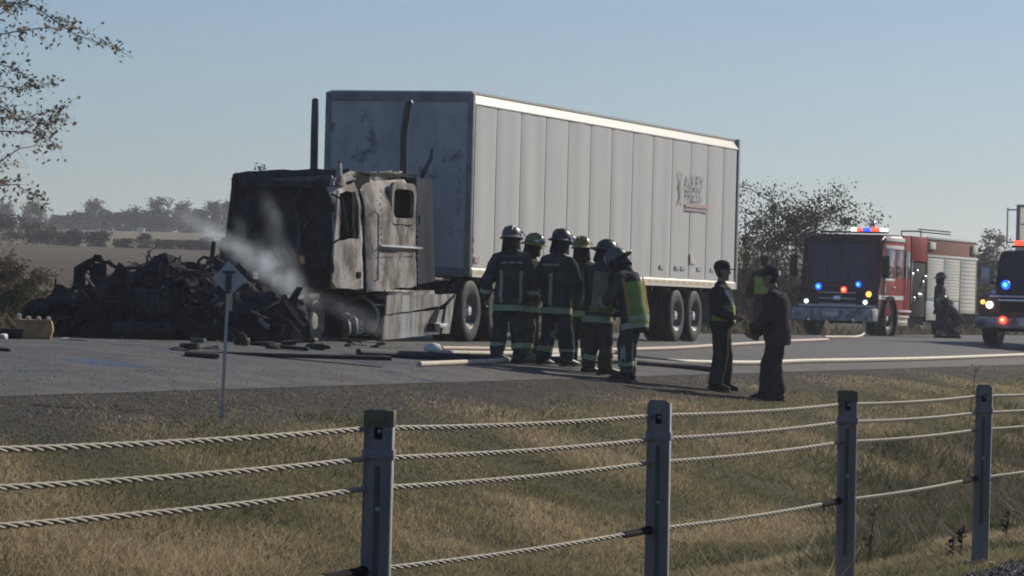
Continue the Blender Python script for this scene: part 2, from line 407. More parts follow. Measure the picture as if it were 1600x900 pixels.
blades('grass', 1250000, GRASS, 4.5, 15.7, lambda x, D, v, p: np.where(v < 11.5, 0.065, 0.065 - (v - 11.5) * 0.008) * (0.65 + 0.8 * p),
       lambda x, D, v: np.clip(1.0 - (v - 12.9 - np.clip(x + 1.5, 0, 8) * .12) / 2.0, 0.10, 1) * np.where(v > 12, 0.85, 1), wpx=1.15)
blades('dry_stems', 16000, [(0.12, 0.10, 0.06), (0.30, 0.25, 0.16), (0.5, 0.43, 0.3)], 4.7, 14.0, lambda x, D, v, p: 0.26 * (0.3 + p), lambda x, D, v: np.clip(np.sin(x * 1.9 + D * .37) * np.sin(D * .9) * 1.2, .05, 1), wpx=.9)
blades('green_clumps', 90000, [(0.06, 0.07, 0.03), (0.10, 0.11, 0.05), (0.15, 0.15, 0.07)], 4.7, 14.3, lambda x, D, v, p: 0.10, lambda x, D, v: np.clip((np.sin(x * 1.3 + np.sin(D * .5) * 2) * np.sin(D * .62 + x * .4) - .45) * 3, 0, 1), wpx=1.8)
# taller dark weeds in the wet bottom of the ditch on the far right
WEED = [(0.055, 0.06, 0.035), (0.09, 0.095, 0.05), (0.14, 0.13, 0.085), (0.17, 0.14, 0.115)]
blades('weeds', 150000, WEED, 6.0, 11.5, lambda x, D, v, p: 0.26 * (0.4 + p), lambda x, D, v: np.clip((x / D - 0.075) / 0.02, 0, 1) * (np.sin(x * 2.3 + D * .8) * .4 + .6), Dlo=24, Dhi=70, wpx=1.5)
# the verge beyond the far lanes, thick with dry grass
blades('verge_grass', 90000, [(0.05, 0.05, 0.025), (0.10, 0.085, 0.05), (0.16, 0.125, 0.08), (0.19, 0.15, 0.1)], 30.6, 40.0, lambda x, D, v, p: 0.5 * (0.5 + p), Dlo=62, Dhi=300, wpx=2.0)

# ================================================================== CABLE BARRIER
m_post = mat('dark galvanised steel', (0.30, 0.265, 0.235), 0.7, 0.0, spec=.2, c2=(0.19, 0.17, 0.155), scale=5, stretch=(3, 3, .3), c3=(0.34, 0.31, 0.27), scale3=30, lo3=.6, hi3=.7, bump=0.1, bscale=60)
m_galv = mat('bright galvanised steel', (0.42, 0.41, 0.38), 0.45, 0.6, c2=(0.3, 0.29, 0.26), scale=30, lo=.35, hi=.7)
m_cable = mat('weathered galvanised rope', (0.29, 0.265, 0.21), 0.65, 0.1, c2=(0.22, 0.205, 0.17), scale=25, lo=.4, hi=.7)
m_recess_shade = mat('recess shade on steel', (0.12, 0.115, 0.11), 0.8, spec=.1)
m_rustband = mat('dull brown sheeting', (0.19, 0.155, 0.085), 0.6, c2=(0.13, 0.11, 0.07), scale=18)
m_greyband = mat('dull grey strap', (0.26, 0.235, 0.235), 0.6)
m_dark = mat('black rubber', (0.016, 0.016, 0.018), 0.95, spec=.1)
BD = Vector((0.3139, 0.9494, 0))
def post_at(k):
    D = 13.0 * (4.539 + 1.134 * k) / 4.539
    xs = -203.0 / F_PX * 13.0 + 1.0745 * k
    return xs, D
TOPS = {0: (592, 640), 1: (1032, 625), 2: (1327, 610), 3: (1537, 601)}
HT = {}
for k, (px, py) in TOPS.items():
    x, D = post_at(k); HT[k] = P(px, py, D).z
def post_top(k): return HT[k] if k in HT else (HT[0] + 0.015 * -k if k < 0 else HT[3] - 0.012 * (k - 3))
cab_h = [(-1, (.160, .375, .56, 1.0))]
def pz(px, py, k): return P(px, py, post_at(k)[1] + 0.05).z
CABZ = {0: (pz(590, 669.5, 0), pz(590, 716.5, 0), pz(590, 763.5, 0), pz(583, 891, 0)),
        1: (pz(1032, 649.5, 1), pz(1032, 686.5, 1), pz(1030, 723, 1), pz(1026, 827.5, 1)),
        2: (pz(1325, 632, 2), pz(1325, 659.5, 2), pz(1323, 691, 2), pz(1318, 782, 2)),
        3: (pz(1535, 619, 3), pz(1535, 645, 3), pz(1533, 671.5, 3), pz(1528, 747, 3))}
e0 = [2 * CABZ[0][i] - CABZ[1][i] for i in range(4)]; e0 = [(a + b) / 2 + .004 for a, b in zip(e0, CABZ[0])]
CABZ[-1] = tuple(e0); CABZ[-2] = tuple(e0)
for k in (4, 5, 6, 7): CABZ[k] = tuple(c - 0.006 * (k - 3) for c in CABZ[3])
PL = ['nearest steel barrier post, brown top band, third from the right edge', 'steel barrier post between the officers and the nearest post', 'steel barrier post in front of the right pair of officers', 'farthest steel barrier post, standing at the right edge by the ditch weeds']
PL = ['nearest and tallest dark steel barrier post, brown band round its top, carrying four cables',
      'second nearest dark steel barrier post, plain topped, standing below the black capped officer',
      'third dark steel barrier post counted from the nearest, just right of the officers',
      'farthest dark steel barrier post in view, with its foot flange showing in the gravel']
PL = PL + ['steel barrier post standing just beyond the right edge of the view', 'steel barrier post two places beyond the right edge of the view', 'steel barrier post standing just beyond the left edge of the view']
for k in (0, 1, 2, 3, 4, 5, -1):
    x, D = post_at(k); zt = post_top(k); zb = float(gz(x, D)) - 0.05
    t = thing('barrier_post', PL[k] if k >= 0 else PL[6], 'post', (x, D, zb), R(-8), 'steel posts of the cable barrier')
    t.rotation_euler = (R(random.Random(k + 9).uniform(-.7, .7)), R(random.Random(k + 30).uniform(-.5, .5)), R(-8 + random.Random(k).uniform(-3, 2)))
    h = zt - zb; w2 = 0.0425; dp = 0.045
    a = MB(); a.add([(-w2, 0, 0), (w2, 0, 0), (w2, 0, h - .012), (w2 - .012, 0, h), (-w2 + .006, 0, h), (-w2, 0, h - .006),
                     (-w2, .006, 0), (w2, .006, 0), (w2, .006, h - .012), (w2 - .012, .006, h), (-w2 + .006, .006, h), (-w2, .006, h - .006)],
                    [(0, 1, 2, 3, 4, 5), (11, 10, 9, 8, 7, 6)] + [(i, (i + 1) % 6, 6 + (i + 1) % 6, 6 + i) for i in range(6)])
    a.build('web', m_post, t, smooth=0)
    for s in (-1, 1):
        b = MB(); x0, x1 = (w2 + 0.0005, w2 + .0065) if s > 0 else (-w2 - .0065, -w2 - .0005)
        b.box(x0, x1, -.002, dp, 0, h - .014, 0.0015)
        b.build('flange', m_galv if s > 0 else m_post, t, smooth=30)  # right flange gets the lighter steel: its sunlit edge put into the colour
    b = MB(); b.box(-w2 - .011, w2 + .011, -.006, .049, h - .168, h - .134, .002)
    b.build('strap', m_greyband, t)
    if k in (0, 2):
        b = MB(); b.box(-w2 - .009, w2 + .009, -.005, .048, h - .058, h - .002, .003); b.build('top_band', m_rustband, t)
    MB().box(-.009, .009, -.0035, -.0005, .3, h - .19).build('slot', m_recess_shade, t, smooth=0)  # raised dark strip; the shade of a recessed channel is its colour
    MB().box(-.013, .013, -.0045, -.0008, h - .10, h - .06).build('bolt_hole', m_dark, t, smooth=0)
    for dz in ((.072, .43) if k else (.072, .335)):
        b = MB(); b.lathe([(0, -.011), (.0065, -.010), (.007, -.004), (.011, -.003), (.011, 0)], (0.004, 0, h - dz), (0, 1, 0), 8); b.build('bolt', m_galv, t)
    b = MB(); b.box(-.085, .085, -.06, .10, .062, .082, .003); b.build('foot_flange', m_post, t)
    f = MB(); f.box(-.012, .012, -.007, 0, h - .052, h - .038); 
# twisted wire ropes: three strands each, laid round the rope's line
def rope_pt(c, s):
    """rope c at s posts along the barrier"""
    k = math.floor(s); f = s - k; kk = max(-2, min(6, k))
    a, b = CABZ[kk][c], CABZ[kk + 1][c]
    x0, D0 = post_at(s)
    off = 0.068
    return Vector((x0 - BD.y * off * .3, D0 + 0.062, a * (1 - f) + b * f - 0.012 * 4 * f * (1 - f)))
CL = ['topmost twisted wire rope of the roadside barrier', 'second twisted wire rope from the top of the barrier', 'third twisted wire rope, just above the wide gap of the barrier', 'lowest twisted wire rope with dark sleeves, well below the others']
for c in range(4):
    mb = MB(); lay = 0.225; step = lay / 14; ln = 3.42
    s0, s1 = -1.06, 5.06; n = int((s1 - s0) * ln / step); base = []
    for i in range(n + 1): base.append(rope_pt(c, s0 + (s1 - s0) * i / n))
    sideA = Vector((BD.y, -BD.x, 0)); up = Vector((0, 0, 1))
    for st in range(3):
        pts = []
        for i, p in enumerate(base):
            an = -2 * math.pi * (i * step / lay + st / 3)
            pts.append(p + (sideA * math.cos(an) + up * math.sin(an)) * 0.0058)
        mb.tube(pts, 0.005, 6, caps=False)
    t = mb.build('barrier_cable', m_cable, smooth=180); tag(t, CL[c], 'cable', 'wire ropes of the cable barrier')
    if c == 3:
        for k in range(0, 5):
            a = rope_pt(c, k - 0.012 - .115); b = rope_pt(c, k - .012)
            q = MB(); q.tube([a, a.lerp(b, .1), a.lerp(b, .8), b], [.0135, .0155, .0155, .02], 10); q.build('cable_sleeve', m_dark, t)
# ================================================================== TREES AND SHRUBS
m_bark = mat('grey brown bark', (0.075, 0.062, 0.05), 0.9, c2=(0.12, 0.105, 0.09), scale=9, stretch=(3, 3, .6), bump=0.4)
LM = {'olive': leafmat('olive leaves', [(0.045, 0.05, 0.022), (0.075, 0.075, 0.033), (0.11, 0.095, 0.045)]),
      'dark': leafmat('dark green leaves', [(0.025, 0.032, 0.022), (0.04, 0.048, 0.028), (0.06, 0.062, 0.036)], .2),
      'yellow': leafmat('yellowing leaves', [(0.10, 0.09, 0.03), (0.20, 0.165, 0.05), (0.27, 0.21, 0.07)]),
      'pale': leafmat('pale dry leaves', [(0.10, 0.08, 0.055), (0.16, 0.135, 0.095), (0.21, 0.185, 0.14)]),
      'rust': leafmat('rust brown leaves', [(0.06, 0.045, 0.032), (0.12, 0.085, 0.06), (0.17, 0.125, 0.095)]),
      'autumn': leafmat('autumn leaves', [(0.09, 0.075, 0.062), (0.14, 0.12, 0.09), (0.19, 0.185, 0.135), (0.30, 0.22, 0.14)], .5)}
def tree(label, base, h, cr, kind, n, leaf, group=None, lo=0.25, name='tree', cat='tree', sd=0, stems=1, flat=1.0, limbs=12, sig=0.2, seg=6):
    rr = random.Random(sd); t = thing(name, label, cat, base, rr.uniform(0, 6), group)
    mb = MB(); tips = []
    for q in range(stems):
        bx, by = (0, 0) if stems == 1 else (rr.uniform(-.3, .3) * cr, rr.uniform(-.3, .3) * cr * flat)
        tr = [(bx, by, -0.15)]; top = Vector((bx + rr.uniform(-.25, .25) * cr + bx * 1.5, by + rr.uniform(-.2, .2) * cr, h * rr.uniform(.72, .93)))
        for i in range(1, 6):
            f = i / 5; tr.append((bx + (top.x - bx) * f + rr.uniform(-.04, .04) * cr, by + (top.y - by) * f + rr.uniform(-.04, .04) * cr, top.z * f))
        r0 = h * (0.022 if stems == 1 else 0.012); mb.tube(tr, [r0 * (1.25 if i == 0 else 1) * (1 - .15 * i) for i in range(6)], seg)
        tips.append(Vector(tr[-1]))
        for k in range(max(3, limbs // stems)):
            f = lo + (0.95 - lo) * rr.random(); i = f * 5; a = Vector(tr[int(i)]).lerp(Vector(tr[min(5, int(i) + 1)]), i - int(i))
            an = rr.uniform(0, 6.283); env = math.sqrt(max(0.05, 1 - ((f - .45 - lo * .3) / .62) ** 2)); ln = cr * env * rr.uniform(.55, 1.05)
            e = a + Vector((math.cos(an) * ln, math.sin(an) * ln * flat, ln * rr.uniform(.1, .75)))
            if e.z > h: e.z = h * rr.uniform(.93, 1.0)
            mid = a.lerp(e, .5) + Vector((rr.uniform(-.1, .1) * ln, rr.uniform(-.1, .1) * ln, ln * .08))
            mb.tube([a, mid, e], [r0 * .42, r0 * .26, r0 * .09], 5); tips.append(e); tips.append(mid.lerp(e, .5))
            for _ in range(3):
                s = a.lerp(e, rr.uniform(.35, .95)); e2 = s + Vector((rr.gauss(0, 1), rr.gauss(0, 1), rr.uniform(-.3, .9))) * ln * .33
                mb.tube([s, e2], [r0 * .13, r0 * .05], 4, caps=False); tips.append(e2)
    mb.build('trunk', m_bark, t)
    T = np.array([tuple(p) for p in tips]); wgt = rng.uniform(.3, 1.4, len(T)); idx = rng.choice(len(T), n, p=wgt / wgt.sum())
    pts = T[idx] + rng.normal(size=(n, 3)) * cr * sig * rng.uniform(.3, 1.2, (len(T), 1))[idx] * np.array([1, 1, .75])
    pts[:, 2] = np.clip(pts[:, 2], h * .02 + leaf * .3, h * 1.04)
    cl = rng.uniform(0, 1, len(T))
    cards('crown', pts, leaf, LM[kind], t, tint=cl[idx] * .65 + rng.uniform(0, .35, n))
    return t
# --- the row of trees on the skyline and the hedge between the two fields
FT = [(8, 316, 30, 'pale', 'pale bare looking tree at the left end of the skyline row'),
      (43, 311, 38, 'yellow', 'yellow leaved tree on the skyline near the left edge'),
      (86, 338, 30, 'dark', 'low dark tree on the skyline just right of the yellow tree'),
      (108, 329, 24, 'pale', 'small pale tree on the skyline above the middle of the hedge'),
      (134, 334, 34, 'dark', 'dark round tree on the skyline in front of the tall pale twin crowned tree'),
      (143, 310, 30, 'rust', 'tall pale brown tree on the skyline over the left end of the burnt wreck'),
      (161, 320, 22, 'olive', 'olive tree leaning on the tall pale brown one on the skyline'),
      (186, 334, 30, 'dark', 'broad low dark tree on the skyline above the open upper field'),
      (202, 322, 22, 'dark', 'dark tree with a flat lifted top on the skyline above the upper field'),
      (226, 330, 30, 'dark', 'blackish pointed tree on the skyline left of the tallest olive tree'),
      (248, 302, 32, 'olive', 'tallest olive green tree of the skyline row'),
      (277, 311, 34, 'pale', 'pale grey tree on the skyline right beside the tallest olive tree'),
      (307, 329, 28, 'dark', 'low dark tree on the skyline right of the pale grey tree'),
      (333, 314, 26, 'pale', 'thin pale tree on the skyline left of the burnt cab'),
      (356, 304, 34, 'dark', 'dark tree on the skyline touching the burnt cab')]
for i, (px, top, wd, kind, lab) in enumerate(FT):
    D = 615 + (i * 37) % 40; b = S(px, D); zt = P(px, top, D).z; h = zt - b.z
    tree(lab, b, h, wd / 2 / F_PX * D * 1.15, kind, 1700, 0.46, 'trees along the skyline', lo=.08, sd=i + 1, limbs=16, sig=.32, seg=5)
HB = [(16, 338, 50, 'dark'), (48, 350, 46, 'dark'), (70, 352, 30, 'dark'), (96, 362, 32, 'olive'), (114, 360, 22, 'dark'), (140, 364, 34, 'dark'), (154, 362, 20, 'olive'), (222, 366, 20, 'dark'), (318, 370, 24, 'dark'), (188, 381, 24, 'olive'), (292, 383, 46, 'dark'), (320, 380, 44, 'dark'), (250, 388, 40, 'olive')]
HLAB = ['big dark bush at the left end of the hedge between the fields', 'dark bush of the hedge under the yellow tree', 'square dark bush of the hedge right of the yellow tree', 'olive bush in the middle of the hedge between the fields', 'narrow dark bush in the middle of the hedge', 'wide dark bush near the open end of the hedge', 'olive bush closing the thick part of the hedge', 'lone upright dark shrub between the two fields', 'dark shrub on the upper field left of the burnt cab', 'low olive scrub on the field boundary left of the lone shrub', 'long low dark bush on the field boundary above the wreck', 'dark bush on the field boundary against the burnt cab', 'flat olive scrub on the field boundary right of the lone shrub']
for i, (px, top, wd, kind) in enumerate(HB):
    D = 354 + (i * 13) % 14; b = S(px, D); h = max(.8, P(px, top, D).z - b.z)
    tree(HLAB[i], b, h, wd / 2 / F_PX * D * 1.1, kind, 1100, 0.26, 'hedge between the fields', lo=.03, name='shrub', cat='shrub', sd=40 + i, stems=3, limbs=12, sig=.3, seg=4)
# the low wood beneath them, too dense to pick apart
wp_ = []
for i in range(9000):
    px = rng.uniform(-160, 520); D = rng.uniform(622, 655); b_ = S(px, D); top = 344 + 7 * math.sin(px * .11) + 5 * math.sin(px * .27 + 1) + 4 * math.sin(px * .61)
    wp_.append((b_.x, D, b_.z + (P(px, top, D).z - b_.z) * rng.uniform(.0, 1) ** .8))
tag(cards('far_wood', wp_, .62, LM['dark'], tint=rng.uniform(0, .8, 9000)), kind='stuff')
b = S(418, 330); tree('treetop showing over the roof of the burnt cab', b, P(418, 261, 330).z - b.z, 1.7, 'dark', 900, .3, lo=.35, sd=77)
# --- right hand side, beyond the far lanes
b = S(1233, 135); tree('roadside tree with an airy ragged crown between the trailer and the fire engine', b, P(1233, 286, 135).z - b.z, 2.45, 'olive', 12500, .12, lo=.12, sd=5, stems=3, limbs=40, sig=.15)
b = S(1168, 142); tree('dark tree half hidden behind the rear end of the trailer', b, P(1168, 318, 142).z - b.z, 1.0, 'dark', 3000, .14, lo=.1, sd=6, stems=2, limbs=18, sig=.22)
b = S(1552, 330); tree('distant pale tree between the two fire vehicles', b, P(1552, 361, 330).z - b.z, 1.5, 'pale', 900, .28, lo=.2, sd=8)
for i, (px, top, wd, D, kind, lab) in enumerate([
    (1150, 420, 90, 139, 'dark', 'dark shrub behind the trailer wheels'), (1215, 425, 80, 132, 'olive', 'olive shrub behind the officer in the lime vest'),
    (1262, 432, 70, 140, 'dark', 'dark shrub left of the red fire engine'), (1100, 450, 90, 136, 'dark', 'low shrub seen under the rear of the trailer'),
    (1540, 388, 66, 190, 'dark', 'dark shrub filling the gap between the two fire vehicles'), (1600, 400, 90, 195, 'dark', 'dark shrub behind the second fire vehicle'),
    (1520, 440, 60, 180, 'olive', 'olive shrub behind the tail of the red fire engine'), (1420, 470, 90, 178, 'olive', 'low shrub seen beneath the red fire engine')]):
    b = S(px, D); tree(lab, b, P(px, top, D).z - b.z, wd / 2 / F_PX * D * 1.1, kind, 4200, .13 * D / 135, 'shrubs along the far ditch', lo=.03, name='shrub', cat='shrub', sd=80 + i, stems=4, limbs=20, sig=.3, seg=4)
for i, (px, top, wd, D, kind, lab) in enumerate([
    (-25, 384, 90, 78, 'rust', 'rust brown bush at the left edge under the overhanging branches'), (38, 402, 74, 80, 'rust', 'brown leaved bush right of the bush at the left edge, above the yellow tank'),
    (8, 440, 80, 74, 'olive', 'low green bush at the left edge behind the yellow tank'), (66, 452, 62, 79, 'olive', 'small olive bush left of the burnt wreck'), (-40, 350, 60, 95, 'dark', 'dark tall bush at the far left edge below the hedge')]):
    b = S(px, D); tree(lab, b, P(px, top, D).z - b.z, wd / 2 / F_PX * D * 1.1, kind, 5200, .075, 'bushes on the far verge', lo=.05, name='bush', cat='bush', sd=120 + i, stems=5, limbs=26, sig=.26, seg=4)
# --- the tree whose branches hang into the picture at the left
base = S(-150, 72); lt = thing('roadside_tree', 'tree at the left edge with thin leafy branches hanging into the sky', 'tree', base)
DD = 72.0
def q(px, py, dd=0.0): return P(px, py, DD + dd) - base
mb = MB(); tr = [Vector((0, 0, -.2)), q(-148, 380), q(-140, 220), q(-150, 60), q(-135, -120), q(-150, -260)]
mb.tube(tr, [.17, .14, .12, .095, .06, .02], 8); tips = []
rr = random.Random(3)
LIMBS = [[(-140, 120), (-60, 60), (0, 22), (40, -10), (95, -50)], [(-142, 150), (-50, 10), (10, 4), (52, 8), (85, 32), (118, 55), (160, 68), (192, 79)],
         [(-140, 90), (-50, 62), (20, 50), (60, 44), (80, 42)], [(-140, 230), (-60, 150), (0, 100), (30, 112), (46, 122)], [(-140, 240), (-50, 190), (0, 165), (35, 186), (60, 178), (100, 166)],
         [(-140, 230), (-60, 150), (-10, 132), (30, 140), (58, 134), (84, 128)], [(-140, 300), (-50, 222), (0, 205), (40, 206), (72, 212), (92, 232)], [(-140, 310), (-60, 290), (0, 252), (30, 232), (55, 228), (70, 206)],
         [(-140, 330), (-70, 300), (0, 290), (25, 288), (62, 311)], [(-140, 150), (-60, 40), (-20, -40), (20, -110)], [(-140, 60), (-200, -40), (-260, -90)], [(-140, 180), (-220, 100), (-290, 80)], [(-142, 280), (-210, 240), (-270, 250)], [(-140, 10), (-90, -120), (-60, -200)], [(-140, 250), (-70, 215), (-10, 182), (20, 186), (50, 186), (75, 196), (98, 184)]]
lp = []; ld = []
for li, L in enumerate(LIMBS):
    dd = rr.uniform(-1.2, 1.2); pts = [q(px, py, dd * min(1, i * .4)) for i, (px, py) in enumerate(L)]; n = len(pts)
    mb.tube(pts, [.016 * (1 - i / n) ** 1.3 + .0035 for i in range(n)], 5)
    tot = sum((pts[i + 1] - pts[i]).length for i in range(n - 1))
    for i in range(1, n - 1):
        k = int((pts[i + 1] - pts[i]).length / .045) + 2
        for j in range(k):
            if rr.random() < .25: continue
            f = (j + rr.random()) / k; a = pts[i].lerp(pts[i + 1], f); d = (pts[i + 1] - pts[i]).normalized()
            tw = (d * .7 + Vector((rr.gauss(0, .5), rr.gauss(0, .5), rr.gauss(-.05, .55)))).normalized(); l = rr.uniform(.1, .62) * (1.15 - .6 * i / n)
            e = a + tw * l; mb.tube([a, e], [.0035, .002], 3, caps=False)
            for _ in range(rr.choice([1, 3, 4, 6, 9])):
                g = a.lerp(e, rr.uniform(.2, 1.05)); lp.append(tuple(g + Vector((rr.gauss(0, .06), rr.gauss(0, .08), rr.gauss(0, .055))))); ld.append(tuple(tw))
mb.build('trunk', m_bark, lt)
cards('crown', lp, .1, LM['autumn'], lt, aspect=.6)
# a white shed far off beneath the skyline trees
b = S(216, 606); t = thing('farm_shed', 'tiny white shed below the skyline trees beyond the upper field', 'shed', b)
mw = mat('white boards', (.7, .7, .68)); mr = mat('grey tin roof', (.3, .3, .3))
MB().box(-.55, .55, -.5, .5, -.2, .55).build('wall', mw, t); MB().prism([(-.62, .55), (.62, .55), (0, .85)], 'y', -.56, .56).build('roof', mr, t)
# dry weed stalks standing in the ditch
m_stalk = mat('dry weed stalk', (.07, .055, .04), .9)
SL = ['tall thin dry weed stalk right of the farthest-but-one post, reaching up to the road', 'dry seed stalk standing low between the two right hand posts', 'dry leafy stalk left of the farthest post near its foot', 'short dark stalk close to the farthest post', 'dark leafy weed just right of the farthest post']
SL[0] = 'tall thin dry weed stalk beside the farthest post, reaching up to the road'
for i, (px, py, top, D) in enumerate([(1504, 735, 568, 34), (1353, 892, 790, 27.5), (1484, 880, 835, 25.5), (1497, 872, 825, 25.5), (1568, 850, 800, 26)]):
    a, _ = ray(px, py); b = G(px, py, 22, 60); h = max(.15, P(px, top, b.y).z - b.z)
    mb = MB(); r3 = random.Random(i); e = Vector((h * .1, 0, h)); mb.tube([(0, 0, -.03), e * .5 + Vector((.01, 0, 0)), e], [.006, .005, .003], 5)
    pts = []
    for k in range(14):
        f = r3.uniform(.35, 1); s = e * f; w_ = Vector((r3.gauss(0, 1), r3.gauss(0, 1), .9)).normalized() * h * r3.uniform(.05, .13)
        mb.tube([s, s + w_], [.003, .002], 3, caps=False)
        for _ in range(4): pts.append(tuple(s + w_ * r3.uniform(.5, 1.1) + Vector((r3.gauss(0, .01), r3.gauss(0, .01), r3.gauss(0, .01)))))
    t = thing('weed_stalk', SL[i], 'weed', b, 0, 'weed stalks in the ditch'); mb.build('stem', m_stalk, t); tag(cards('seed_head', pts, .03, LM['rust' if i < 3 else 'dark'], t), kind='stuff')
# ================================================================== SEMI-TRAILER
TX, TY, TZ = -0.69, 63.0, 0.895
td, tn = (0.3237, 0.9462), (-0.9462, 0.3237)
TROT = math.atan2(td[1], td[0])
def TL(px, py, ly):
    """photo point on the lengthwise plane ly of the lorry -> (x along the lorry, z)"""
    a, b = ray(px, py); Y = (ly + TX * tn[0] + TY * tn[1]) / (a * tn[0] + tn[1]); X = a * Y
    return (X - TX) * td[0] + (Y - TY) * td[1], CZ + b * Y - TZ
m_white = mat('aged white trailer paint', (0.62, 0.61, 0.575), 0.42, c2=(0.55, 0.54, 0.51), scale=1.2, stretch=(1, 1, .25), lo=.35, hi=.7, spec=.5)
m_alu = mat('aluminium rail', (0.62, 0.58, 0.50), 0.34, 0.75, c2=(0.5, 0.47, 0.41), scale=5, stretch=(.3, 1, 1))
m_rail = mat('rail with glint in colour', (.86, .80, .66), .3, .0, c2=(.8, .74, .6), scale=3, spec=.7)  # cream colour stands in for sun glint on the near rails
m_seam = mat('grey seam strip', (0.40, 0.40, 0.395), 0.5)
m_front = mat('sooty trailer front', (0.55, 0.54, 0.515), 0.6, c2=(0.36, 0.355, 0.345), scale=1.3, lo=.42, hi=.7, c3=(0.07, 0.07, 0.075), scale3=1.9, lo3=.57, hi3=.70)
m_frontedge = mat('sooty trailer edge', (0.32, 0.315, 0.305), 0.6, c2=(0.2, 0.2, 0.195), scale=3)
m_roof = mat('trailer roof sheet', (0.5, 0.5, 0.48), 0.5)
m_black = mat('black chassis paint', (0.025, 0.025, 0.027), 0.6, c2=(0.05, 0.047, 0.043), scale=6)
m_tyre = mat('tyre rubber', (0.028, 0.028, 0.03), 0.75, c2=(0.075, 0.07, 0.065), scale=9, lo=.45, hi=.75)
m_rim = mat('dull steel rim', (0.16, 0.155, 0.15), 0.5, 0.4, c2=(0.09, 0.085, 0.08), scale=10)
m_chrome = mat('bright metal', (0.75, 0.75, 0.73), 0.22, 0.9)
m_red = mat('red reflector', (0.55, 0.06, 0.04), 0.35); m_wt = mat('white reflector', (0.78, 0.72, 0.58), 0.35)
m_fade = mat('faded grey lettering', (0.43, 0.43, 0.43), 0.6, c2=(0.55, 0.55, 0.54), scale=6, lo=.45, hi=.65)
m_faded_red = mat('faded red lettering', (0.52, 0.36, 0.36), 0.6)
m_darkmark = mat('dark marking', (0.05, 0.05, 0.055), 0.7)
def wheel(parent, c, r, w, side=-1, tm=None, rm=None, rim=.56, name='wheel', nseg=32, dual=False, hubm=None):
    """a wheel on a y axle; side = -1 shows its face to -y"""
    o = Vector(c); ax = (0, side, 0); rr = r * rim
    d = MB(); d.lathe([(rr * 1.02, w * .5), (rr * .98, w * .46), (rr * .9, w * .30), (rr * .62, w * .02), (rr * .4, w * .04), (rr * .36, w * .2), (0, w * .22)], o, ax, nseg)
    d.lathe([(rr * 1.02, w * .5), (rr * 1.0, -w * .5), (0, -w * .4)], o, ax, nseg)
    wh = d.build(name, rm or m_rim, parent)
    t = MB(); t.lathe([(rr, w * .48), (rr * 1.12, w * .54), (r * .86, w * .58), (r * .95, w * .5), (r * .985, w * .46), (r, w * .36), (r * .985, w * .34), (r, w * .31), (r, w * .05), (r * .985, w * .03), (r, 0), (r, -w * .31), (r * .985, -w * .34), (r, -w * .37), (r * .95, -w * .5), (r * .86, -w * .56), (rr, -w * .48)], o, ax, nseg)
    t.build('tyre', tm or m_tyre, wh)
    h = MB(); h.lathe([(rr * .34, w * .05), (rr * .33, w * .36), (rr * .26, w * .46), (0, w * .48)], o, ax, 16)
    for k in range(10):
        an = k * .6283; p = o + Vector((math.cos(an) * rr * .5, side * w * .04, math.sin(an) * rr * .5)); h.lathe([(.014, 0), (.014, w * .1), (0, w * .11)], p, ax, 6)
    h.build('hub', hubm or m_chrome, wh); return wh
def text_mesh(txt, size, m, name, parent, origin, ex, ez, th=0.002, sx=1.0, shear=0.0):
    """flat lettering laid on a surface: ex runs along the words, ez up"""
    cu = bpy.data.curves.new('t', 'FONT'); cu.body = txt; cu.size = size; cu.extrude = th; cu.shear = shear; cu.resolution_u = 2
    o = bpy.data.objects.new('t', cu); col.objects.link(o); dg = bpy.context.evaluated_depsgraph_get()
    me = bpy.data.meshes.new_from_object(o.evaluated_get(dg)); bpy.data.objects.remove(o); bpy.data.curves.remove(cu)
    ex, ez = Vector(ex), Vector(ez); n = ex.cross(ez); og = Vector(origin)
    for v in me.vertices: v.co = og + ex * (v.co.x * sx) + ez * v.co.y + n * v.co.z
    me.materials.clear(); me.materials.append(m); me.name = name
    return place(name, me, parent)
tr = thing('semi_trailer', 'long white box trailer with a sooty front end standing behind the firefighters', 'trailer', (TX, TY, TZ), TROT)
LEN, WID, Z0, Z1 = 16.15, 2.6, 1.08, 4.08
MB().box(-.01, 0.03, .10, WID - .10, Z0 + .1, Z1 - .14).build('front_wall', m_front, tr)
for y in (0.0, WID - .11): MB().box(-.035, .09, y, y + .11, Z0, Z1 - .02, .03).build('corner_post', m_frontedge, tr)
MB().box(-.03, .06, .112, WID - .112, Z1 - .17, Z1 - .02, .01).build('front_header', m_frontedge, tr)
MB().box(-.03, .06, .112, WID - .112, Z0 - .02, Z0 + .13, .01).build('front_sill', m_frontedge, tr)
for y in (.66, 1.3, 1.95): MB().box(-.016, -.008, y, y + .035, Z0 + .14, Z1 - .18).build('front_seam', m_front, tr)
b = MB(); b.prism([(.004, Z1 - .205), (.004, Z1 - .19), (.095, Z1 - .012), (.12, Z1), (.16, Z1), (.16, Z1 - .205)], 'x', .095, LEN); b.build('top_rail', m_rail, tr, smooth=0)  # face sloped to catch the sun; glint also put into its colour
b = MB(); b.box(.095, LEN, WID - .06, WID - .004, Z1 - .205, Z1, .008); b.build('top_rail', m_alu, tr)
b = MB(); b.prism([(-.004, Z0 - .02), (-.004, Z0 + .1), (.028, Z0 + .135), (.07, Z0 + .135), (.07, Z0 - .02)], 'x', .095, LEN); b.build('bottom_rail', m_rail, tr, smooth=0)
b = MB(); b.box(.095, LEN, WID - .07, WID, Z0 - .02, Z0 + .135, .008); b.build('bottom_rail', m_alu, tr)
MB().box(.06, LEN, .065, WID - .065, Z1 - .03, Z1 + .008).build('roof', m_roof, tr)
MB().box(.06, LEN, .07, WID - .07, Z0, Z0 + .05).build('floor', m_black, tr)
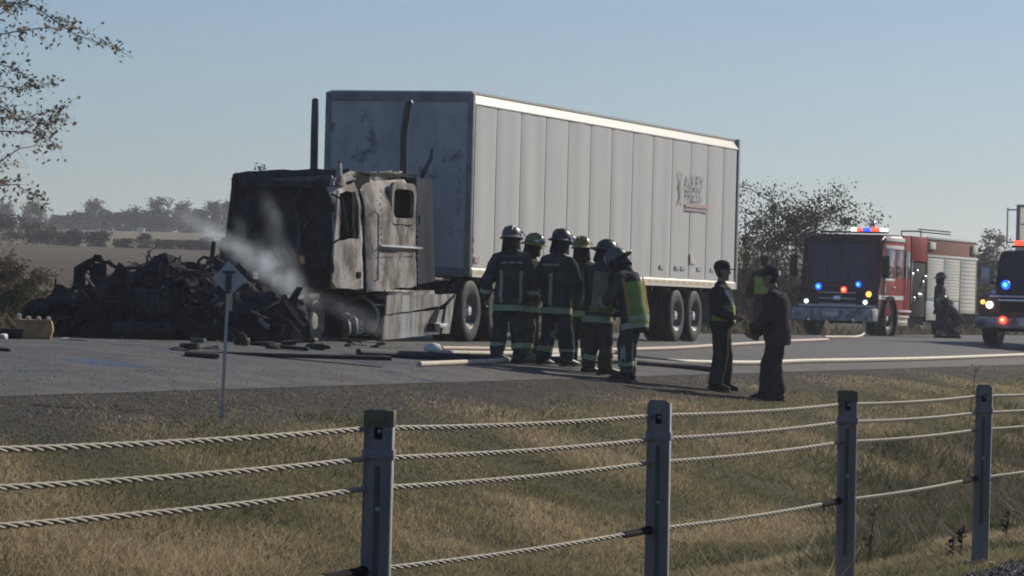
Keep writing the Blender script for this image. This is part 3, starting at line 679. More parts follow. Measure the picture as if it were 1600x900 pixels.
MB().box(.09, LEN, WID - .03, WID - .012, Z0 + .13, Z1 - .2).build('far_side', m_white, tr)
edges = [TL(px, 300, 0)[0] for px in (777, 815, 854, 889, 924, 957, 990, 1022, 1052, 1081, 1107, 1132)]
edges = [0.095] + edges + [LEN - .1]
for i in range(13):
    x0, x1 = edges[i] + .021, edges[i + 1] - .021; r4 = random.Random(i); a1, a2, a3 = r4.uniform(-.006, .010), r4.uniform(-.007, .007), r4.uniform(.002, .006)
    def fn(u, v, x0=x0, x1=x1, a1=a1, a2=a2, a3=a3):
        e = min(1, 14 * u) * min(1, 14 * (1 - u))
        y = .030 - e * (.006 + 1.7 * a3 * math.sin(math.pi * u) + a1 * math.sin(2 * math.pi * u) * math.sin(math.pi * v) + a2 * math.sin(3 * math.pi * u) * .7)
        return (x0 + (x1 - x0) * u, y, Z0 + .137 + (Z1 - .207 - Z0 - .137) * v), (0, -1, 0)
    b = MB(); b.shell(fn, 16, 8, .006); b.build('side_panel', m_white, tr, smooth=50)
for i in range(1, 13):
    MB().box(edges[i] - .020, edges[i] + .020, .0235, .034, Z0 + .137, Z1 - .207, .004).build('seam_strip', m_seam, tr)
MB().box(0.093, .115, -.004, .02, Z0 + .137, Z1 - .207, .006).build('front_trim', m_alu, tr)
MB().box(LEN - .098, LEN + .02, -.006, .10, Z0 - .02, Z1 + .01, .012).build('rear_post', m_seam, tr)
MB().box(LEN - .098, LEN + .02, WID - .10, WID + .006, Z0 - .02, Z1 + .01, .012).build('rear_post', m_seam, tr)
for y in (.11, 1.31): MB().box(LEN - .03, LEN + .01, y, y + 1.18, Z0 + .1, Z1 - .12, .01).build('rear_door', m_white, tr)
MB().box(LEN - .05, LEN + .018, .105, WID - .105, Z1 - .118, Z1 + .006, .01).build('rear_header', m_seam, tr)
mb = MB(); x = .12; k = 0
while x < LEN - .5:
    l = .28 if k % 2 else .17
    mb.box(x, x + l, -.0075, -.0045, Z0 + .03, Z0 + .08, mi=k % 2); x += l + .004; k += 1
mb.build('reflective_tape', [m_wt, mat('amber red reflector', (.74, .50, .30), .4)], tr, smooth=0)
# lettering and marks
lx0, lz0 = TL(1072, 294, 0); ex = (1, 0, 0); ez = (0, 0, 1)
xl, zt = TL(1062, 268, 0); xr_, zb_ = TL(1105, 322, 0); W_ = xr_ - xl
lz1 = TL(1066, 294, 0)[1]; lz2 = TL(1066, 315, 0)[1]
text_mesh('V', .52, m_fade, 'lettering', tr, (xl - .05, -.006, lz1 - .04), ex, ez, sx=.85)
text_mesh('ALLEY', .36, m_fade, 'lettering', tr, (xl + .40, -.006, lz1 + .03), ex, ez, sx=(W_ - .35) / 1.22)
text_mesh('X', .54, m_fade, 'lettering', tr, (xl - .05, -.006, lz2 - .06), ex, ez, sx=.85)
text_mesh('PRESS', .36, m_fade, 'lettering', tr, (xl + .46, -.006, lz2 + .03), ex, ez, sx=(W_ - .35) / 1.29)
MB().box(xl + .45, xr_ + .12, -.006, -.002, lz2 - .09, lz2 - .02).build('underline', m_faded_red, tr, smooth=0)
MB().box(xl + .45, xr_ + .05, -.006, -.002, lz2 - .16, lz2 - .12).build('underline', m_faded_red, tr, smooth=0)
def mark(px, py, w_, h_, m, name): 
    x, z = TL(px, py, 0); MB().box(x - w_ / 2, x + w_ / 2, -.004, .012, z - h_ / 2, z + h_ / 2).build(name, m, tr, smooth=0)
mark(745, 406, .22, .09, m_faded_red, 'red_marker')
for px in (1035, 1059, 1068, 1093, 1114, 1125): mark(px, 417 + (px - 1035) * .06, .30, .07, m_fade, 'placard')
mark(1083, 408, .34, .10, m_wt, 'white_sticker'); mark(1080, 404, .12, .18, m_wt, 'white_sticker')
x, z = TL(737, 379, 0); text_mesh('53', .13, m_darkmark, 'lettering', tr, (x, -.004, z), ex, ez); text_mesh('TL', .11, m_darkmark, 'lettering', tr, (x, -.004, z - .16), ex, ez)
for i, ch in enumerate('31025'): text_mesh(ch, .17, m_frontedge, 'lettering', tr, (-.012, .27, 2.72 - i * .165), (0, -1, 0), (0, 0, 1))
# running gear
b = MB()
for y in (.85, 1.6): b.box(9.6, LEN - .2, y, y + .12, Z0 - .28, Z0 - .021)
for i in range(14): b.box(.6 + i * 1.1, .68 + i * 1.1, .08, WID - .08, Z0 - .12, Z0 - .021)
b.box(12.05 - .55, 13.27 + .55, .8, .9, .55, .8); b.box(12.05 - .55, 13.27 + .55, 1.7, 1.8, .55, .8); b.build('underframe', m_black, tr)
for x in (12.02, 13.25):
    b = MB(); b.tube([(x, .1, .5), (x, WID - .1, .5)], .065, 10); b.build('axle', m_black, tr)
    for y, s in ((.15, -1), (.46, -1), (WID - .15, 1), (WID - .46, 1)): wheel(tr, (x, y, .5), .5, .25, s)
for y in (.45, WID - .55):
    b = MB(); b.box(3.0, 3.12, y, y + .12, .28, Z0 - .03, .01); b.box(2.9, 3.22, y - .07, y + .19, .22, .28, .01); b.build('landing_leg', m_black, tr)
b = MB(); b.box(LEN - .12, LEN - .02, .15, WID - .15, .52, .62, .01); b.box(LEN - .1, LEN - .03, .7, .8, .6, Z0 - .03); b.box(LEN - .1, LEN - .03, 1.8, 1.9, .6, Z0 - .03); b.build('underride_guard', m_seam, tr)
for y in (.02, WID - .62): MB().box(14.35, 14.37, y, y + .6, .38, .98).build('mud_flap', mat('grey mud flap', (.16, .16, .155), .7), tr)

# ================================================================== BURNT TRACTOR UNIT
m_char = mat('charred metal', (0.032, 0.032, 0.035), 0.9, spec=.12, c2=(0.065, 0.065, 0.07), scale=5, lo=.45, hi=.7, c3=(0.10, 0.095, 0.09), scale3=13, lo3=.66, hi3=.76, bump=.5, bscale=25)
m_burnt = mat('burnt bare panel', (0.42, 0.395, 0.365), 0.8, 0.0, spec=.2, c2=(0.18, 0.155, 0.135), scale=2.0, stretch=(1.2, 1.2, .75), lo=.46, hi=.60, c3=(0.075, 0.063, 0.055), scale3=3.4, lo3=.53, hi3=.68, bump=.5, bscale=14, detail=9)
m_burnt2 = mat('scorched aluminium', (0.42, 0.41, 0.40), 0.42, 0.65, c2=(0.20, 0.165, 0.13), scale=2.2, stretch=(2, 2, .35), lo=.46, hi=.6, c3=(0.045, 0.04, 0.036), scale3=3.0, lo3=.57, hi3=.68, bump=.2, bscale=20)
m_ash = mat('ash grey metal', (0.40, 0.38, 0.35), 0.8, c2=(0.2, 0.17, 0.15), scale=7, bump=.6, bscale=30)
m_bluegrey = mat('shaded sooty blue grey fairing', (0.06, 0.07, 0.092), 0.9, spec=.08, c2=(0.03, 0.033, 0.04), scale=1.6, stretch=(1, 1, .4))  # tone lowered so a forward face's shade is part of the colour
m_rusty = mat('rusty burnt steel', (0.075, 0.048, 0.035), 0.9, spec=.1, c2=(0.03, 0.026, 0.024), scale=6)
m_interior = mat('burnt out interior', (0.02, 0.02, 0.022), 0.95, spec=.05)
tc = thing('burnt_tractor_unit', 'burnt out tractor cab coupled to the white trailer, grey door and sleeper panel still standing', 'truck', (TX, TY, TZ), TROT)
def plate(name, corners, hole, m, parent, y=.1, th=.02, nx=12, nz=16, cr=.012, fr=2.2, seed=0, ragged=0.0, lean=0.0, edge=0.0):
    """a buckled sheet: corners (bottom-left, bottom-right, top-right, top-left) as (x, z); hole in 0..1 as (u0, u1, v0, v1)"""
    us = sorted(set([i / nx for i in range(nx + 1)] + ([hole[0], hole[1]] if hole else []))); vs_ = sorted(set([i / nz for i in range(nz + 1)] + ([hole[2], hole[3]] if hole else [])))
    def pt(u, v, yy):
        a = Vector(corners[0]).lerp(Vector(corners[1]), u); b2 = Vector(corners[3]).lerp(Vector(corners[2]), u); p = a.lerp(b2, v); return (p.x, yy + lean * max(0, (v - .72) / .28) ** 2 + edge * (max(0, (.16 - u) / .16) ** 2 + max(0, (u - .88) / .12) ** 2), p.y)
    mb = MB(); nu, nv = len(us), len(vs_); V = [pt(u, v, y) for u in us for v in vs_] + [pt(u, v, y + th) for u in us for v in vs_]
    rr = random.Random(seed); cell = {}
    for i in range(nu - 1):
        for j in range(nv - 1):
            uc, vc = (us[i] + us[i + 1]) / 2, (vs_[j] + vs_[j + 1]) / 2
            cell[i, j] = not (hole and hole[0] < uc < hole[1] and hole[2] < vc < hole[3])
            if ragged and (i in (0, nu - 2) or j in (0, nv - 2)) and rr.random() < ragged: cell[i, j] = False
    q_ = nu * nv; F = []
    for (i, j), on in cell.items():
        if not on: continue
        a, b2, c, d = i * nv + j, (i + 1) * nv + j, (i + 1) * nv + j + 1, i * nv + j + 1
        F += [(a, b2, c, d), (q_ + d, q_ + c, q_ + b2, q_ + a)]
        for (di, dj, e) in ((-1, 0, (a, d)), (1, 0, (c, b2)), (0, -1, (b2, a)), (0, 1, (d, c))):
            if not cell.get((i + di, j + dj), False): F.append((e[1], e[0], e[0] + q_, e[1] + q_))
    mb.add(V, F); mb.crumple(cr, fr, seed); return mb.build(name, m, parent, smooth=45)
def TP(*pts, ly=.1): return [TL(px, py, ly) for px, py in pts]
# sleeper side with its window hole, trim strips, door with window hole
cs = TP((579, 456), (657, 447), (652, 279), (575, 282))
sp = plate('sleeper_panel', cs, (.44, .92, .635, .90), m_burnt, tc, y=.10, nx=18, nz=24, cr=.022, fr=2.6, seed=3, lean=.16, edge=.06)
wx0, wz0 = TL(612.5, 343, .1); wx1, wz1 = TL(647.5, 294.5, .1)
def rrect(x0, x1, z0, z1, r, n=3):
    o = []
    for cx, cz, a0 in ((x1 - r, z1 - r, 0), (x0 + r, z1 - r, 90), (x0 + r, z0 + r, 180), (x1 - r, z0 + r, 270)):
        for k in range(n + 1): a = R(a0 + 90 * k / n); o.append((cx + r * math.cos(a), cz + r * math.sin(a)))
    return o
MB().frame(0, rrect(wx0 - .06, wx1 + .06, wz0 - .06, wz1 + .07, .16), rrect(wx0 + .03, wx1 - .03, wz0 + .035, wz1 - .03, .12), 'y', .085, .15).crumple(.012, 3).build('window_frame', m_burnt, sp)
a = TL(592, 384, .1); b_ = TL(657, 383, .1); MB().box(a[0], b_[0], .055, .098, a[1] - .015, a[1] + .018, .006).build('trim_strip', m_chrome, sp)
a = TL(600, 450, .1); b_ = TL(657, 448, .1); MB().box(a[0], b_[0] - .3, .07, .13, a[1] - .06, a[1] - .02, .01).crumple(.008, 4).build('trim_strip', m_burnt2, sp)
ct = TP((580, 283), (648, 277), (641, 266), (580, 270)); plate('roof_strip', ct, None, m_ash, tc, y=.24, th=.05, nx=12, nz=4, cr=.03, fr=4, seed=5, ragged=.2)
cdr = TP((519, 451), (568, 452), (563, 287), (524, 291))
dr = plate('door', cdr, (.11, .84, .475, .93), m_burnt, tc, y=.06, nx=14, nz=22, cr=.032, fr=2.8, seed=8, lean=.12, edge=.05)
fx0, fz0 = TL(523, 372, .06); fx1, fz1 = TL(563, 300, .06)
a = TL(560, 430, .06); MB().box(a[0] - .09, a[0] + .07, .035, .075, a[1] - .04, a[1] + .05, .01).build('handle', m_interior, dr)
g = TP((513, 440), (521, 451), (526, 300), (523.5, 298)); plate('hinge_post', g, None, m_burnt, dr, y=.045, th=.03, nx=2, nz=12, cr=.012, seed=9)
ch = TP((520, 291), (558, 288), (556, 270), (524, 274)); plate('roof_edge', ch, None, m_ash, tc, y=.10, th=.06, nx=8, nz=4, cr=.06, fr=5, seed=12, ragged=.25)
a = TL(531, 268, .1); MB().tube([(a[0], .12, a[1] - .12), (a[0] + .02, .11, a[1] + .02), (a[0] + .1, .14, a[1] + .12), (a[0] + .03, .15, a[1] + .16)], [.05, .04, .03, .015], 7).crumple(.02, 8).build('twisted_bracket', m_ash, tc)
cb = TP((566, 456), (592, 456), (590, 270), (563, 270)); plate('door_pillar', cb, None, m_interior, tc, y=.24, th=.04, nx=3, nz=14, cr=.02, seed=14)
for pz_ in (325, 420):      # hinges, door seams, grab handle and rivet rows that survived the fire
    a = TL(519, pz_, .05); MB().tube([(a[0] - .03, .03, a[1] - .06), (a[0] - .03, .03, a[1] + .06)], .022, 8).crumple(.006, 9).build('hinge', m_char, dr)
a, b_ = TL(588, 440, .06), TL(588, 330, .06); MB().tube([(a[0], .09, a[1]), (a[0], .03, a[1] + .04), (b_[0], .03, b_[1] - .04), (b_[0], .09, b_[1])], .014, 8).crumple(.01, 4).build('grab_handle', m_ash, sp)
for (p0_, p1_) in (((596, 300), (598, 440)), ((650, 300), (655, 440)), ((590, 402), (655, 400)), ((528, 384), (563, 382))):
    b = MB(); A_, B_ = TL(*p0_, .08), TL(*p1_, .08); n_ = int(max(abs(A_[0] - B_[0]), abs(A_[1] - B_[1])) / .09)
    for i in range(n_ + 1):
        f = i / n_; b.lathe([(.011, -.02), (.011, -.004), (.006, 0), (0, .001)], (A_[0] + (B_[0] - A_[0]) * f, .085, A_[1] + (B_[1] - A_[1]) * f), (0, -1, 0), 5)
    tag(b.build('rivets', m_ash, sp), kind='stuff')
sg_ = [TL(px, py, .07) for px, py in ((592, 388), (622, 391), (655, 388))]; MB().tube([(x, .075, z) for x, z in sg_], .012, 6).crumple(.008, 4).build('sagging_trim', m_char, sp)
MB().tube([(-5.95, .1, 2.2), (-6.05, -.12, 2.1), (-6.1, -.22, 1.6), (-6.0, .05, 1.45)], .018, 7).crumple(.03, 3).build('mirror_bracket', m_char, tc)
for k in range(9):      # wiring and hoses hanging out of the burnt interior
    r5 = random.Random(70 + k); y = r5.uniform(.4, 2.0); z = r5.uniform(1.2, 2.4); x = -4.95 - r5.uniform(0, .3)
    MB().tube([(x + .1, y, z), (x - .1, y + .05, z - .25), (x - .2, y + r5.uniform(-.2, .2), z - .6), (x - .15, y + r5.uniform(-.3, .3), max(.85, z - 1.0))], r5.uniform(.008, .02), 5).build('hanging_wire', m_rim if k % 3 == 0 else m_char, tc)
# the shell of the cab behind it
xr, xf = -2.06, -5.0
def wall(name, p4, m, seed, nx=10, nz=10, th=.03, cr=.03, ragged=0.0, fr=2.0):
    """buckled quad between four 3-D corners"""
    A = [Vector(p) for p in p4]; nrm = (A[1] - A[0]).cross(A[3] - A[0]).normalized()
    mb = MB(); mb.shell(lambda u, v: (A[0].lerp(A[1], u).lerp(A[3].lerp(A[2], u), v), nrm), nx, nz, th); mb.crumple(cr, fr, seed)
    return mb.build(name, m, tc, smooth=50)
wall('back_wall', [(xr, .16, .8), (xr, 2.3, .8), (xr, 2.2, 2.58), (xr, .2, 2.6)], m_char, 1)
wall('far_side_panel', [(xr, 2.28, .7), (-4.9, 2.24, .7), (-4.9, 2.16, 2.45), (xr, 2.2, 2.58)], m_char, 2)
wall('cab_floor', [(-5.9, .2, .82), (xr, .2, .82), (xr, 2.2, .82), (-5.9, 2.0, .82)], m_char, 3)
wall('roof', [(-4.95, .22, 2.56), (xr, .2, 2.64), (xr, 2.2, 2.66), (-4.95, 2.03, 2.5)], m_char, 4, cr=.05, fr=1.7)
wall('roof_ridge', [(-4.5, .9, 2.55), (-2.2, .9, 2.66), (-2.2, 2.0, 2.68), (-4.5, 2.0, 2.53)], m_char, 14, cr=.04)
wall('bulkhead', [(-4.85, .35, .8), (-5.0, 2.2, .8), (-4.95, 2.08, 2.3), (-4.75, .3, 2.5)], m_char, 5, cr=.07, fr=2.6)
wall('windscreen_header', [(-5.5, .25, 2.30), (-5.0, 2.05, 2.28), (-4.9, 2.05, 2.52), (-5.0, .2, 2.6)], m_char, 6, cr=.06, fr=3)
wall('windscreen_header_edge', [(-5.6, .22, 2.40), (-5.52, 1.2, 2.36), (-5.48, 1.2, 2.41), (-5.55, .25, 2.46)], m_rim, 21, nx=12, nz=1, cr=.04, fr=3)
wall('dashboard', [(-6.1, .25, .78), (-5.9, 2.05, .78), (-5.55, 2.0, 1.45), (-5.75, .25, 1.3)], m_char, 7, cr=.10, fr=2.8)
MB().tube([(-5.0, 2.16, .8), (-5.02, 2.14, 1.5), (-4.98, 2.05, 2.5)], [.06, .05, .05], 6).crumple(.03, 4).build('windscreen_pillar', m_char, tc)
for y, nm in ((.55, 'seat_frame'), (1.55, 'seat_frame')):
    b = MB()
    b.tube([(-5.1, y, 1.1), (-4.7, y, 1.15), (-4.55, y + .05, 1.9)], .025, 5); b.tube([(-5.1, y + .4, 1.1), (-4.7, y + .4, 1.15), (-4.55, y + .36, 1.88), (-4.55, y + .05, 1.9)], .025, 5)
    for k in range(6): b.tube([(-5.1 + .07 * k, y, 1.11), (-5.1 + .07 * k, y + .4, 1.12)], .008, 4)
    b.crumple(.02, 4).build(nm, m_rusty, tc)
# blue-grey cab extender, stacks, bent pipe
ce = TP((657, 445), (683, 440), (679, 282), (654, 276)); plate('cab_extender', ce, None, m_bluegrey, tc, y=.14, th=.03, nx=5, nz=14, cr=.015, seed=17, ragged=.06)
def stack(px0, py0, px1, py1, D, r, curl):
    a, b = P(px0, py0, D), P(px1, py1, D)
    inv = (Matrix.Translation((TX, TY, TZ)) @ Matrix.Rotation(TROT, 4, 'Z')).inverted(); a, b = inv @ a, inv @ b
    pts = [a, a.lerp(b, .5), a.lerp(b, .88), b]
    if curl: pts = [a, a.lerp(b, .5), a.lerp(b, .84), a.lerp(b, .93) + Vector((.02, -.03, 0)), b + Vector((.03, -.06, -.0)), b + Vector((.04, -.12, .015))]
    MB().tube(pts, [r] * (len(pts) - 1) + [r * .85], 16).build('exhaust_stack', m_sootpipe, tc)
m_sootpipe = mat('sooty exhaust pipe', (0.09, 0.095, 0.105), 0.5, 0.3, c2=(0.035, 0.035, 0.04), scale=3, stretch=(1, 1, .3))
stack(487, 440, 492.5, 155, 62.2, .062, False); stack(629, 440, 632, 162, 61.8, .062, True)
b = MB(); inv = (Matrix.Translation((TX, TY, TZ)) @ Matrix.Rotation(TROT, 4, 'Z')).inverted()
b.tube([inv @ P(px, py, 61.3) for px, py in ((655, 285), (662, 272), (668, 258), (674, 247), (675, 233))], [.045, .04, .03, .035, .02], 7); b.crumple(.02, 6); b.build('bent_pipe', m_sootpipe, tc)
# side fairing and steps
up = TP((604, 492), (688, 478), (712, 459), (604, 462), ly=.05); plate('upper_fairing', up, None, m_burnt2, tc, y=.05, th=.03, nx=12, nz=4, cr=.014, seed=20)
s1 = TP((601, 531), (700, 521), (707, 482), (603, 493), ly=.04); plate('lower_fairing', s1, None, m_burnt2, tc, y=.07, th=.03, nx=14, nz=6, cr=.014, seed=21)
wg = TP((690, 521), (702, 521), (712, 460), (698, 478), ly=.04); plate('fairing_tip', wg, None, m_burnt2, tc, y=.035, th=.03, nx=4, nz=8, cr=.01, seed=22)
st = TP((608, 463), (680, 462), (678, 454), (608, 458), ly=.12); plate('step', st, None, m_burnt2, tc, y=.12, th=.3, nx=8, nz=2, cr=.012, seed=23)
st = TP((600, 468), (652, 463), (650, 455), (598, 460), ly=.16); plate('sill', st, None, m_ash, tc, y=.17, th=.1, nx=8, nz=2, cr=.02, seed=24)
cut = TP((672, 506), (684, 504), (690, 480), (684, 482), ly=.03); plate('step_recess', cut, None, m_interior, tc, y=.052, th=.01, nx=3, nz=4, cr=.003, seed=25)
bx_ = TL(676, 512, .03); b2_ = TL(694, 507, .03); MB().box(bx_[0] + .12, b2_[0], -.05, .06, b2_[1] - .05, b2_[1] + .02, .012).build('step_tread', m_chrome, tc)
MB().box(bx_[0] - .1, bx_[0] + .12, -.04, .06, b2_[1] - .12, b2_[1] + .02, .02).build('step_bracket', m_char, tc)
# chassis, wheels, tank, engine
b = MB()
for y in (.82, 1.62): b.box(-7.2, 2.3, y, y + .09, .72, .98, .008)
for x in (-6.4, -3.6, -1.2, .8, 2.2): b.box(x, x + .1, .91, 1.62, .76, .94)
b.build('chassis_frame', m_char, tc)
MB().box(-1.6, -.25, .25, 2.2, .985, 1.03, .01).build('deck_plate', mat('dusty deck plate', (.2, .175, .16), .8), tc)
MB().lathe([(.1, 1.0), (.52, 1.0), (.55, 1.03), (.55, 1.06), (.1, 1.06)], (.75, 1.3, 0), (0, 0, 1), 24).build('fifth_wheel', m_black, tc)
for x in (.16, 1.48):
    b = MB(); b.tube([(x, .15, .5), (x, 2.4, .5)], .07, 10); b.lathe([(.0, -.18), (.2, -.12), (.24, 0), (.2, .12), (0, .18)], (x, 1.25, .5), (0, 1, 0), 16); b.build('drive_axle', m_black, tc)
    for y, s in ((.16, -1), (.48, -1), (2.38, 1), (2.06, 1)): wheel(tc, (x, y, .505), .505, .26, s)
    if x > 1: 
        b = MB(); b.lathe([(.56, -.27), (.58, 0), (.56, .27)], (x, .3, .5), (0, 1, 0), 14, a0=-.2, a1=2.6); b.build('mudguard', m_black, tc)
c = TL(486, 503, .25); fx = c[0]
for y, s in ((.28, -1), (2.1, 1)):
    b = MB(); b.lathe([(.29, .13), (.30, .10), (.27, .08), (.25, .02), (.20, -.02), (.13, 0), (.12, .09), (0, .10)], (fx, y, .31), (0, s, 0), 26); b.lathe([(.29, .13), (.285, -.12), (.3, -.13), (.24, -.12), (.1, -.1)], (fx, y, .31), (0, s, 0), 26); b.crumple(.012, 5)
    wh = b.build('front_wheel', m_ash if s < 0 else m_char, tc)
    q3 = MB()
    for k in range(9):
        an = random.uniform(0, 6.28); q3.lathe([(.30 + .012 * k % .05, -.14 + .03 * k), (.315 + .012 * k % .05, -.125 + .03 * k), (.30 + .012 * k % .05, -.11 + .03 * k)], (fx, y, .31), (0, s, 0), 22, a0=an, a1=an + 4.4)
    q3.crumple(.02, 6); q3.build('tyre_wires', m_char, wh)
MB().tube([(fx, .3, .34), (fx, .7, .28), (fx, 1.7, .28), (fx, 2.1, .34)], .06, 8).build('front_axle', m_char, tc)
t0 = TL(572, 505, .3); MB().tube([(t0[0] - .05, .42, .38), (t0[0] + .02, .42, .38), (t0[0] + .7, .42, .38)], [.20, .29, .29], 22).crumple(.035, 3).build('fuel_tank', m_char, tc)
MB().lathe([(.28, -.02), (.3, .02), (.26, .05), (.2, .05), (.19, 0)], (t0[0] - .02, .36, .38), (1, -.15, .1), 26).build('tank_collar', m_ash, tc)
for i, (px, py, r) in enumerate(((541, 512, .13), (552, 509, .15), (560, 505, .06), (560, 517, .06), (540, 494, .05))):
    p = TL(px, py, .3); b = MB(); b.lathe([(r, -.07), (r * 1.05, -.03), (r, .03), (r * .6, .07), (0, .07)], (p[0], .3, max(.05, p[1])), (.5, -.9, .1), 16); b.crumple(.01, 7); b.build('brake_drum' if r > .1 else 'fitting', m_ash if i in (2, 3, 4) else m_rim, tc)
eb = MB()
for (x0, x1, y0, y1, z0, z1) in ((-7.1, -5.7, .9, 1.6, .55, 1.25), (-6.9, -5.9, 1.0, 1.5, 1.2, 1.5), (-7.2, -7.0, .5, 2.0, .35, 1.1), (-6.6, -5.6, .5, .9, .7, 1.05), (-6.2, -5.5, 1.6, 2.0, .6, 1.2)):
    eb.box(x0, x1, y0, y1, z0, z1, .06)
for k in range(6): eb.tube([(-6.9 + .2 * k, 1.25, 1.45), (-6.9 + .2 * k, .85, 1.40), (-6.85 + .2 * k, .6, 1.1)], .035, 6)
eb.crumple(.05, 3.2); eb.build('engine', m_char, tc)
for k in range(26):
    r5 = random.Random(200 + k); x, y, z = r5.uniform(-7.6, -4.6), r5.uniform(.05, 1.9), r5.uniform(.1, 1.25)
    b = MB(); d = Vector((r5.gauss(0, 1), r5.gauss(0, .6), r5.gauss(0, .5))).normalized() * r5.uniform(.2, .8)
    if k % 3: b.tube([(x, y, z), Vector((x, y, z)) + d * .5 + Vector((0, 0, .06)), Vector((x, y, z)) + d], r5.uniform(.012, .035), 6)
    else: b.box(x - .09, x + .1, y - .01, y + .02, z - .05, z + .06, M=None)
    b.v = [(p[0], p[1], max(.015, p[2])) for p in b.v]
    b.crumple(.02, 5, k); b.v = [(p[0], p[1], max(.012, p[2])) for p in b.v]
    b.build('burnt_pipe' if k % 3 else 'burnt_bracket', [m_char, m_char, m_interior, m_char, m_rusty, m_char, m_rim][k % 7], tc)
# ================================================================== BURNT WRECK AHEAD OF THE CAB
WB = G(205, 529.5, 40, 75); WD = WB.y + 0.7
wk = thing('burnt_wreck', 'blackened heap of a burnt out vehicle lying ahead of the tractor cab', 'wreck', WB)
def W(px, py, dd=0.0): return P(px, py, WD + dd) - WB
m_char2 = mat('soot black wreckage', (0.03, 0.03, 0.034), 0.9, spec=.12, c2=(0.048, 0.049, 0.056), scale=4, lo=.42, hi=.66, c3=(0.05, 0.05, 0.054), scale3=17, lo3=.70, hi3=.80, bump=.8, bscale=22)
m_rim2 = mat('heat greyed rim', (.10, .096, .092), .8, .1, c2=(.05, .045, .04), scale=9); m_brown = mat('brown scorched sheet', (.06, .046, .037), .9, spec=.1, c2=(.03, .026, .024), scale=5); m_grey = mat('grey scorched sheet', (.075, .079, .088), .9, spec=.1, c2=(.035, .036, .04), scale=6)
hp = MB(); r6 = random.Random(5); s_ = WD / F_PX
for (cx, cy, rx, ry, rz) in [(100, 492, 26, 38, .55), (122, 480, 22, 34, .5), (150, 498, 42, 34, .7), (165, 470, 26, 40, .55), (205, 482, 40, 40, .7), (232, 450, 24, 36, .5), (256, 432, 26, 30, .5), (285, 440, 24, 27, .5), (300, 455, 34, 42, .7), (245, 490, 50, 40, .8), (330, 455, 24, 34, .5), (335, 490, 40, 42, .7), (375, 482, 36, 46, .6), (405, 492, 36, 40, .6), (440, 500, 40, 30, .6), (130, 515, 60, 16, .8), (260, 515, 90, 18, .9), (390, 518, 70, 14, .7)]:
    c = W(cx, cy, r6.uniform(-.1, .35)); q7 = MB(); n1, n2 = 10, 14; vs = []
    for i in range(n1 + 1):
        for j in range(n2):
            th, ph = math.pi * i / n1, 2 * math.pi * j / n2
            vs.append((c.x + rx * s_ * math.sin(th) * math.cos(ph), c.y + rz * math.sin(th) * math.sin(ph), c.z + ry * s_ * math.cos(th)))
    fs = [(i * n2 + j, i * n2 + (j + 1) % n2, (i + 1) * n2 + (j + 1) % n2, (i + 1) * n2 + j) for i in range(n1) for j in range(n2)]
    hp.add(vs, fs)
hp.crumple(.09, 2.4, 4)
me = remesh(hp, .05, 1)
for v in me.vertices:
    n_ = noise.noise_vector(v.co * 5.0) * .09 + noise.noise_vector(v.co * 14) * .05; v.co += n_; v.co.z = max(-.02, v.co.z)
me.materials.append(m_char2); me.set_sharp_from_angle(angle=R(33)); hulk = place('hulk', me, wk)
def wt(name, pts, r, m=None, cr=.015, seg=7, dd=0.0):
    b = MB(); b.tube([W(*p[:2], (p[2] if len(p) > 2 else dd)) for p in pts], r, seg); b.crumple(cr, 5, len(pts) + pts[0][0]); return b.build(name, m or m_char2, wk)
def wq(name, p4, m=None, cr=.05, seed=0, th=.02, dd=-.3, nx=8, nz=8):
    A = [W(*p, dd + .15 * i % .3) for i, p in enumerate(p4)]; nrm = (A[1] - A[0]).cross(A[3] - A[0]).normalized()
    b = MB(); b.shell(lambda u, v: (A[0].lerp(A[1], u).lerp(A[3].lerp(A[2], u), v), nrm), nx, nz, th); b.crumple(cr, 3, seed); return b.build(name, m or m_char2, wk, smooth=45)
# upright seat-like frame with a hole
wq('bent_panel', [(114, 452), (130, 450), (132, 416), (120, 418)], seed=1, dd=0, cr=.03)
wq('bent_panel', [(142, 470), (164, 468), (162, 408), (140, 412)], seed=2, dd=0, cr=.04)
wq('bent_panel', [(118, 424), (148, 420), (150, 406), (134, 410)], seed=3, dd=.05, cr=.03)
wt('frame_tube', [(118, 452), (119, 420), (134, 411), (150, 404), (162, 410), (164, 460)], .04); wt('frame_tube', [(129, 454), (131, 424), (143, 415)], .03); wt('frame_tube', [(120, 450), (146, 447)], .03)
wt('bent_pipe', [(146, 406), (150, 401), (156, 402), (160, 409)], [.03, .045, .04, .02]); wt('bent_pipe', [(160, 412), (168, 409), (173, 412), (178, 416), (192, 420), (215, 418), (232, 420)], [.02, .03, .035, .025, .025, .03, .03], m_rusty)
wt('bent_pipe', [(165, 411), (172, 407)], .02)
wq('bent_panel', [(176, 440), (215, 446), (222, 424), (186, 422)], mat('scorched blue grey sheet', (.09, .10, .125), .6, c2=(.03, .03, .035), scale=4), seed=4, dd=-.25, cr=.03)
wq('crushed_hood', [(214, 436), (262, 428), (278, 412), (236, 408)], seed=5, dd=-.2, cr=.06); wq('crushed_hood', [(228, 420), (276, 422), (278, 406), (244, 399)], seed=6, dd=-.1, cr=.05)
wq('bent_panel', [(270, 424), (312, 424), (304, 408), (280, 410)], m_char2, seed=7, dd=-.1, cr=.04)
wt('spike', [(328, 424), (331, 404), (335, 379)], [.04, .035, .03]); wq('pale_plate', [(324, 419), (330, 418), (331, 404), (327, 405)], m_rim, seed=8, dd=-.3, cr=.01, nx=3, nz=5)
wt('hoop', [(312, 420), (310, 408), (318, 402), (326, 404)], .025); wt('bent_pipe', [(338, 404), (352, 412), (368, 424), (380, 436)], .02, m_rim); wt('bent_pipe', [(372, 468), (395, 488), (416, 498)], .022, m_rim, dd=-.55)
